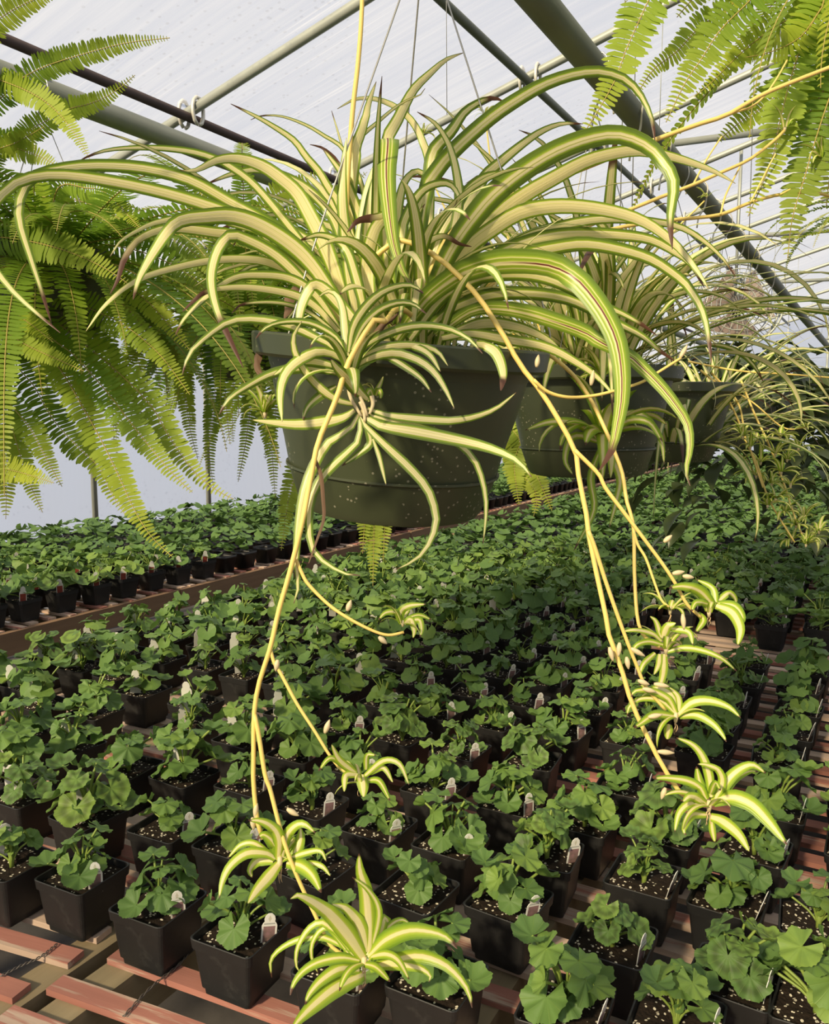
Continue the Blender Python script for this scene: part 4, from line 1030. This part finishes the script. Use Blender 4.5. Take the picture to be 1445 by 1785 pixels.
# ------------------------------------------------------------------ ferns
def frond(name, P, plen, side0=None, seed=0, tap=0.35, dens=0.275):
    """one fern frond along P (root first) with paired leaflets"""
    q = random.Random(seed); n = len(P); s = np.concatenate([[0], np.cumsum(np.linalg.norm(np.diff(P, axis=0), axis=1))]); L = s[-1]
    tan = np.gradient(P, axis=0); tan /= np.linalg.norm(tan, axis=1)[:, None] + 1e-12
    if side0 is None: side0 = np.cross(tan, UP)
    side0 = side0 - tan * np.sum(side0 * tan, 1)[:, None]; side0 /= np.linalg.norm(side0, axis=1)[:, None] + 1e-9
    b = MB(); b.tube(P, np.linspace(0.0016, 0.0006, n), 4, m=1, caps=False)
    step = plen * dens; pos = step * 1.5; i = 0
    while pos < L * 0.995:
        t = pos / L; k_ = np.searchsorted(s, pos) ; k_ = min(max(k_, 1), n - 1); u = (pos - s[k_ - 1]) / (s[k_] - s[k_ - 1] + 1e-9)
        c = P[k_ - 1] * (1 - u) + P[k_] * u; d = tan[k_ - 1] * (1 - u) + tan[k_] * u; sd = side0[k_ - 1] * (1 - u) + side0[k_] * u
        nr = np.cross(sd, d); ln = plen * min(1, 0.55 + t * 2.2) * (1 - max(0, (t - tap) / (1 - tap)) ** 1.6 * 0.88)
        for sg in (-1, 1):
            l = ln * q.uniform(0.88, 1.08); lean = q.uniform(0.16, 0.34); dn = q.uniform(-0.16, 0.05)
            ax = sd * sg + d * lean + nr * dn; ax /= np.linalg.norm(ax); w = min(step * 0.93, l * 0.36) * 0.5; cr = d - ax * (d @ ax); cr /= np.linalg.norm(cr) + 1e-9
            up = np.cross(ax, cr) * 0.12 * l
            v = [c, c + ax * l * 0.10 + cr * w * 1.0, c + ax * l * 0.10 - cr * w * 0.6, c + ax * l * 0.55 + cr * w * 1.0 + up * 0.5, c + ax * l * 0.55 - cr * w * 0.85 + up * 0.5,
                 c + ax * l * 0.88 + cr * w * 0.80, c + ax * l * 0.88 - cr * w * 0.40, c + ax * l + cr * w * 0.35]
            uv = [(0.5, t), (0.9, t), (0.1, t), (0.9, t), (0.1, t), (0.8, t), (0.2, t), (0.5, t)]
            b.add(v, [(0, 2, 1), (1, 2, 4, 3), (3, 4, 6, 5), (5, 6, 7)], uv, 0)
        pos += step * (1 if t < 0.7 else 0.8); i += 1
    return b.mesh(name, [M['fern'], M['rachis']])
def traced_frond(parent, org, pts, z0, z1, ppx, face=0.8, seed=0):
    """frond measured on the photograph, led back to the crown of its fern"""
    d = [0.0]
    for a, b_ in zip(pts, pts[1:]): d.append(d[-1] + math.hypot(b_[0] - a[0], b_[1] - a[1]))
    Q = [unp(x, y, z0 + (z1 - z0) * q / d[-1]) for (x, y), q in zip(pts, d)]; crown = np.array(org) + [0, 0, 0.15]
    if np.linalg.norm(Q[0] - crown) > 0.05: Q = [crown] + Q
    seg = [np.linalg.norm(a - b_) for a, b_ in zip(Q, Q[1:])]; lead = seg[0] / sum(seg) if len(Q) > len(pts) else 0.0
    P = smooth_path(Q, 32)
    tan = np.gradient(P, axis=0); sv = np.cross(tan, P - CAM); sv /= np.linalg.norm(sv, axis=1)[:, None]
    sn = np.cross(tan, UP); sn /= np.linalg.norm(sn, axis=1)[:, None] + 1e-9; sg = np.sign(np.sum(sv * sn, 1)); sg[sg == 0] = 1
    side = sv * face + sn * sg[:, None] * (1 - face)
    return link('frond', frond('frond', P - np.array(org), ppx / F * (z0 + z1) / 2, side, seed, lead + 0.42 * (1 - lead)), parent)
def arch_frond(rng, az, el, L, drop, plen):
    P, side = arch_path(0.02, az, el, L, drop, 24, rng.uniform(-0.4, 0.4))
    return frond('frond', P, plen, side, rng.randrange(9999))
fr = random.Random(5)
FV = [arch_frond(fr, 0, fr.uniform(30, 80), fr.uniform(0.42, 0.62), fr.uniform(1.5, 2.6), fr.uniform(0.028, 0.036)) for _ in range(14)]
FVD = [arch_frond(fr, 0, fr.uniform(-15, 28), fr.uniform(0.42, 0.66), fr.uniform(0.7, 1.5), fr.uniform(0.030, 0.038)) for _ in range(12)]
def fern(loc, label, hangz, hx, n, seed, zone=None, droop=0.0):
    e = empty('hanging_fern', loc, label, 'fern', 'hanging ferns'); q = random.Random(seed)
    for part in basket_parts(e): part.scale = (0.78,) * 3
    for i in range(3):
        a = i * 2.094 + q.uniform(0, 1)
        b = MB(); b.tube([(0.12 * math.cos(a), 0.12 * math.sin(a), 0.135), (0, 0, hangz - loc[2] - 0.03)], 0.0010, 4); link('hanger_wire', b.mesh('hanger_wire', M['wire']), e)
    b = MB(); t = hangz - loc[2]
    b.tube(smooth_path([(0, 0, t - 0.035), (0.022, 0, t - 0.01), (0.012, 0, t + 0.022), (-0.016, 0, t + 0.018), (-0.024, 0, t - 0.006)], 16), 0.0017, 5); link('hook', b.mesh('hook', M['wire']), e)
    for i in range(n):
        az = q.uniform(0, 6.283) if zone is None else zone[0] + q.uniform(-zone[1], zone[1])
        link('frond', q.choice(FVD if q.random() < droop else FV), e, (q.uniform(-0.04, 0.04), q.uniform(-0.04, 0.04), 0.14), (q.uniform(-0.12, 0.12), q.uniform(-0.12, 0.12), az), q.uniform(0.75, 1.08))
    return e
FX = -1.326
f0 = fern((FX, 0.50, 1.90), 'hanging fern mostly outside the picture, fronds reaching in at the upper left', 2.227, FX, 16, 14, zone=(math.pi, 1.7), droop=0.8)
f1 = fern((FX, 1.02, 1.80), 'full hanging fern nearest on the left, long fronds drooping over the wall bench', 2.227, FX, 58, 1, droop=1.0)
f2 = fern((FX, 1.55, 1.74), 'hanging fern between the left-hand fern and the spider plant basket', 2.227, FX, 84, 2, droop=0.55)
f3 = fern((FX, 2.12, 1.70), 'hanging fern half hidden behind the big spider plant basket', 2.227, FX, 50, 3, droop=0.6)
f4 = fern((FX, 3.0, 1.66), 'hanging fern farthest along the grey pipe behind the baskets', 2.227, FX, 40, 4, droop=0.6)
o1 = np.array(f1.location); o0 = np.array(f0.location)
FR1 = """
26 1.35 1.3|-60,70 -10,38 40,8 110,-20
26 1.40 1.3|-60,190 40,135 80,115 150,93 220,75 296,66
25 1.45 1.4|-20,250 60,222 110,193 160,180 200,160 235,131
27 1.40 1.3|-70,125 0,140 60,165 100,195 135,240 157,278
25 1.45 1.4|-60,285 -10,262 30,248 78,220
25 1.45 1.4|-40,235 0,250 40,262 75,275 104,292
38 1.35 1.2|-90,405 0,413 55,421 111,436 152,452 194,474 225,496
26 1.4 1.25|100,330 150,328 177,332 202,352 222,374 246,400
30 1.45 1.35|140,430 180,460 235,507 263,531 294,566 331,610
32 1.45 1.3|80,480 120,520 173,545 215,566 256,597 287,628 331,688
36 1.45 1.3|60,530 110,570 173,621 221,663 266,711 294,760 332,815 370,850 407,870
34 1.4 1.25|70,560 131,621 187,684 235,746 277,798 311,836 335,858
34 1.4 1.25|50,570 104,642 145,711 180,774 208,832 239,898 268,940 300,970
32 1.45 1.35|20,600 62,677 93,732 138,781 173,815 194,860 218,897
28 1.3 1.2|-60,550 0,573 45,601 104,628 147,647
28 1.35 1.2|-60,500 0,525 35,552 60,570 92,596
28 1.4 1.3|-20,640 10,694 52,746 76,791 108,848
28 1.35 1.2|-60,800 0,815 45,826 94,842
30 1.4 1.35|-10,640 8,720 12,800 10,905
26 1.4 1.35|0,640 20,740 48,832 74,893
34 1.5 1.5|60,400 150,420 250,440 330,480 390,540
34 1.55 1.5|50,380 160,380 260,400 350,450 400,520
32 1.5 1.5|20,470 100,520 170,600 220,690 240,780
34 1.5 1.5|-20,500 60,560 110,640 150,730 170,800
32 1.55 1.5|-40,450 30,470 100,500 170,560
30 1.5 1.45|-50,380 20,350 110,345 190,370 250,420
"""
for i, ln in enumerate(FR1.strip().splitlines()):
    h, p = ln.split('|'); w, z0, z1 = map(float, h.split()); pp = parse(p); up_left = i < 7 or pp[0][0] <= -60
    traced_frond(f0 if up_left else f1, o0 if up_left else o1, pp, z0, z1, w, seed=i)
o2f = np.array(f2.location)
for i, ln in enumerate("""
24 1.9 1.8|400,440 430,560 440,660 430,760 415,840
24 1.9 1.8|380,440 370,560 375,680 365,780 372,850
26 1.9 1.8|420,430 470,520 485,620 480,720 462,800
24 1.9 1.8|360,440 330,540 320,640 330,740 345,800
24 1.9 1.85|440,430 400,360 350,330 320,300
24 1.9 1.85|430,420 470,350 520,320 560,300
22 1.9 1.85|450,420 540,360 600,330 640,300
24 1.9 1.75|390,470 400,560 440,660 470,760 480,870""".strip().splitlines()):
    h, p = ln.split('|'); w, z0, z1 = map(float, h.split()); traced_frond(f2, o2f, parse(p), z0, z1, w, seed=70 + i)
o3f = np.array(f3.location)
for i, ln in enumerate("""
26 1.75 1.7|640,700 640,820 636,900 632,965
26 1.75 1.7|660,700 655,820 652,920 650,1022
26 1.8 1.7|690,700 680,820 672,900 668,975
24 1.8 1.7|600,720 530,800 505,860 490,960
24 1.9 1.8|860,720 920,800 945,850 962,890
24 1.9 1.8|850,720 900,810 935,860 930,900
24 1.9 1.8|880,730 895,810 900,850 905,880""".strip().splitlines()):
    h, p = ln.split('|'); w, z0, z1 = map(float, h.split()); traced_frond(f3, o3f, parse(p), z0, z1, w, seed=90 + i)
RF = np.array([0.09, 1.31, 2.14])
f5 = fern(RF, 'hanging fern overhead at the right, big drooping fronds seen from below', 2.75, 0.09, 34, 8, droop=0.6)
for i, ln in enumerate("""
44 1.05 .98|1240,-120 1180,-60 1139,-15 1118,28 1090,90 1073,138 1042,194 1011,242
44 1.08 1.0|1420,-120 1360,-60 1308,0 1256,52 1222,104 1194,145 1161,213
30 1.12 1.1|1400,-70 1330,-20 1274,14 1222,45 1180,90 1139,121 1108,168
34 1.1 1.1|1480,-40 1395,21 1343,52 1291,93 1239,145 1210,168
44 1.05 1.0|1470,-30 1435,10 1409,52 1392,95 1378,138 1360,208 1346,277 1304,377
46 1.05 1.0|1500,60 1460,140 1445,173 1422,242 1402,311 1381,381 1373,450
36 1.15 1.1|1420,60 1385,130 1346,173 1318,195 1291,212 1249,248
44 1.08 1.0|1500,-60 1445,-10 1400,60 1345,90 1300,100
44 1.1 1.05|1520,30 1470,90 1440,150 1400,210 1350,250
44 1.15 1.1|1520,120 1480,200 1450,290 1440,360
42 1.15 1.1|1510,-20 1450,60 1420,140 1410,220 1420,290
40 1.15 1.1|1400,-120 1330,-60 1290,-10 1262,25
40 1.12 1.1|1330,-120 1250,-50 1210,-5 1180,30""".strip().splitlines()):
    h, p = ln.split('|'); w, z0, z1 = map(float, h.split()); traced_frond(f5, RF, parse(p), z0, z1, w, seed=120 + i)
f6 = fern((0.09, 2.9, 2.02), 'fern farther back on the right-hand pipe, only its tips showing', 2.75, 0.09, 38, 12, droop=0.3)

# ------------------------------------------------------------------ circulation fan
fc = unp(1284, 532, 6.2)
fan = empty('circulation_fan', fc, 'round dusty circulation fan in a wire cage hung from the roof', 'fan')
fan.rotation_euler = (0, 0, YAW * 0.55)
RFN = 0.315
def ringpts(r, y, n=40): return [(r * math.cos(t), y, r * math.sin(t)) for t in np.linspace(0, 2 * math.pi, n)]
for y in (-0.09, 0.09):
    b = MB()
    for r in (RFN, RFN * 0.8, RFN * 0.6, RFN * 0.4): b.tube(ringpts(r, y), 0.004 if r < RFN else 0.009, 5)
    for i in range(24):
        a = i * 2 * math.pi / 24; b.tube([(0.05 * math.cos(a), y, 0.05 * math.sin(a)), (RFN * math.cos(a), y * 0.9, RFN * math.sin(a))], 0.0025, 4)
    link('wire_cage', b.mesh('wire_cage', M['galv']), fan)
for i in range(3):
    b = MB(); v = []; a0 = i * 2.094 + 0.4
    for t in np.linspace(0, 1, 7):
        r = 0.05 + t * 0.235; hw = 0.50 + 0.34 * math.sin(t * math.pi * 0.75)
        for s in (-1, 1): v.append((r * math.cos(a0 + s * hw), 0.035 * s, r * math.sin(a0 + s * hw)))
    b.add(v, [(2 * j, 2 * j + 1, 2 * j + 3, 2 * j + 2) for j in range(6)]); link('blade', b.mesh('blade', M['fan']), fan)
b = MB(); b.tube([(0, -0.06, 0), (0, 0.16, 0)], 0.065, 14); link('motor', b.mesh('motor', M['fan_dark']), fan)
b = MB(); b.tube([(0, 0.1, 0.06), (0, 0.1, roofz(fc[0]) - fc[2] - 0.03)], 0.012, 6); link('hanger_rod', b.mesh('hanger_rod', M['galv']), fan)

# ------------------------------------------------------------------ dark trailing foliage beyond the spider plants
def broad_leaf(rad, seed):
    q = random.Random(seed); b = MB(); v = []; n = 7
    for i in range(n):
        t = i / (n - 1); w = math.sin(math.pi * t ** 0.75) * 0.5 + 0.01
        for u in (-1, 0, 1): v.append((t * rad * 2, u * w * rad * 1.1, rad * (0.25 * math.sin(t * 2.6) + 0.14 * abs(u) - 0.5 * t * t)))
    b.add(v, [(i * 3 + j, i * 3 + j + 1, i * 3 + 4 + j, i * 3 + 3 + j) for i in range(n - 1) for j in range(2)], [(0.5, 0.5)] * len(v)); return b.mesh('leaf', M['foliage_dark'])
BL = [broad_leaf(0.040, i) for i in range(4)]
for bi, (y, lab) in enumerate(((3.28, 'dark leafy trailing plant in hanging basket just past the last spider plant'), (3.95, 'dark leafy trailing plant hanging, second past the spider plants'), (4.7, 'dark leafy trailing plant hanging, third past the spider plants'))):
    e = empty('trailing_foliage_plant', (HX, y, ZB), lab, 'plant', 'trailing plants past the spider plants'); basket_parts(e); q = random.Random(bi)
    b = MB(); b.tube([(0, 0, 0.17), (0, 0, HZ - ZB + 0.02)], 0.0014, 4); link('hanger_wire', b.mesh('hanger_wire', M['wire']), e)
    for i in range((296, 250, 200)[bi]):
        az = q.uniform(0, 6.28); r = (0.40, 0.36, 0.36)[bi] * q.uniform(0.02, 1) ** 0.6; z = 0.30 - max(0, r - 0.10) * q.uniform(0, 2.1) + q.uniform(-0.14, 0.06)
        link('leaf', q.choice(BL), e, (r * math.cos(az), r * math.sin(az), z), (q.uniform(-0.5, 0.5), q.uniform(-0.3, 0.9), az + q.uniform(-0.7, 0.7)), q.uniform(1.0, 1.8))
print('pots', len(NEAR), len(FAR), 'objects', len(bpy.data.objects))
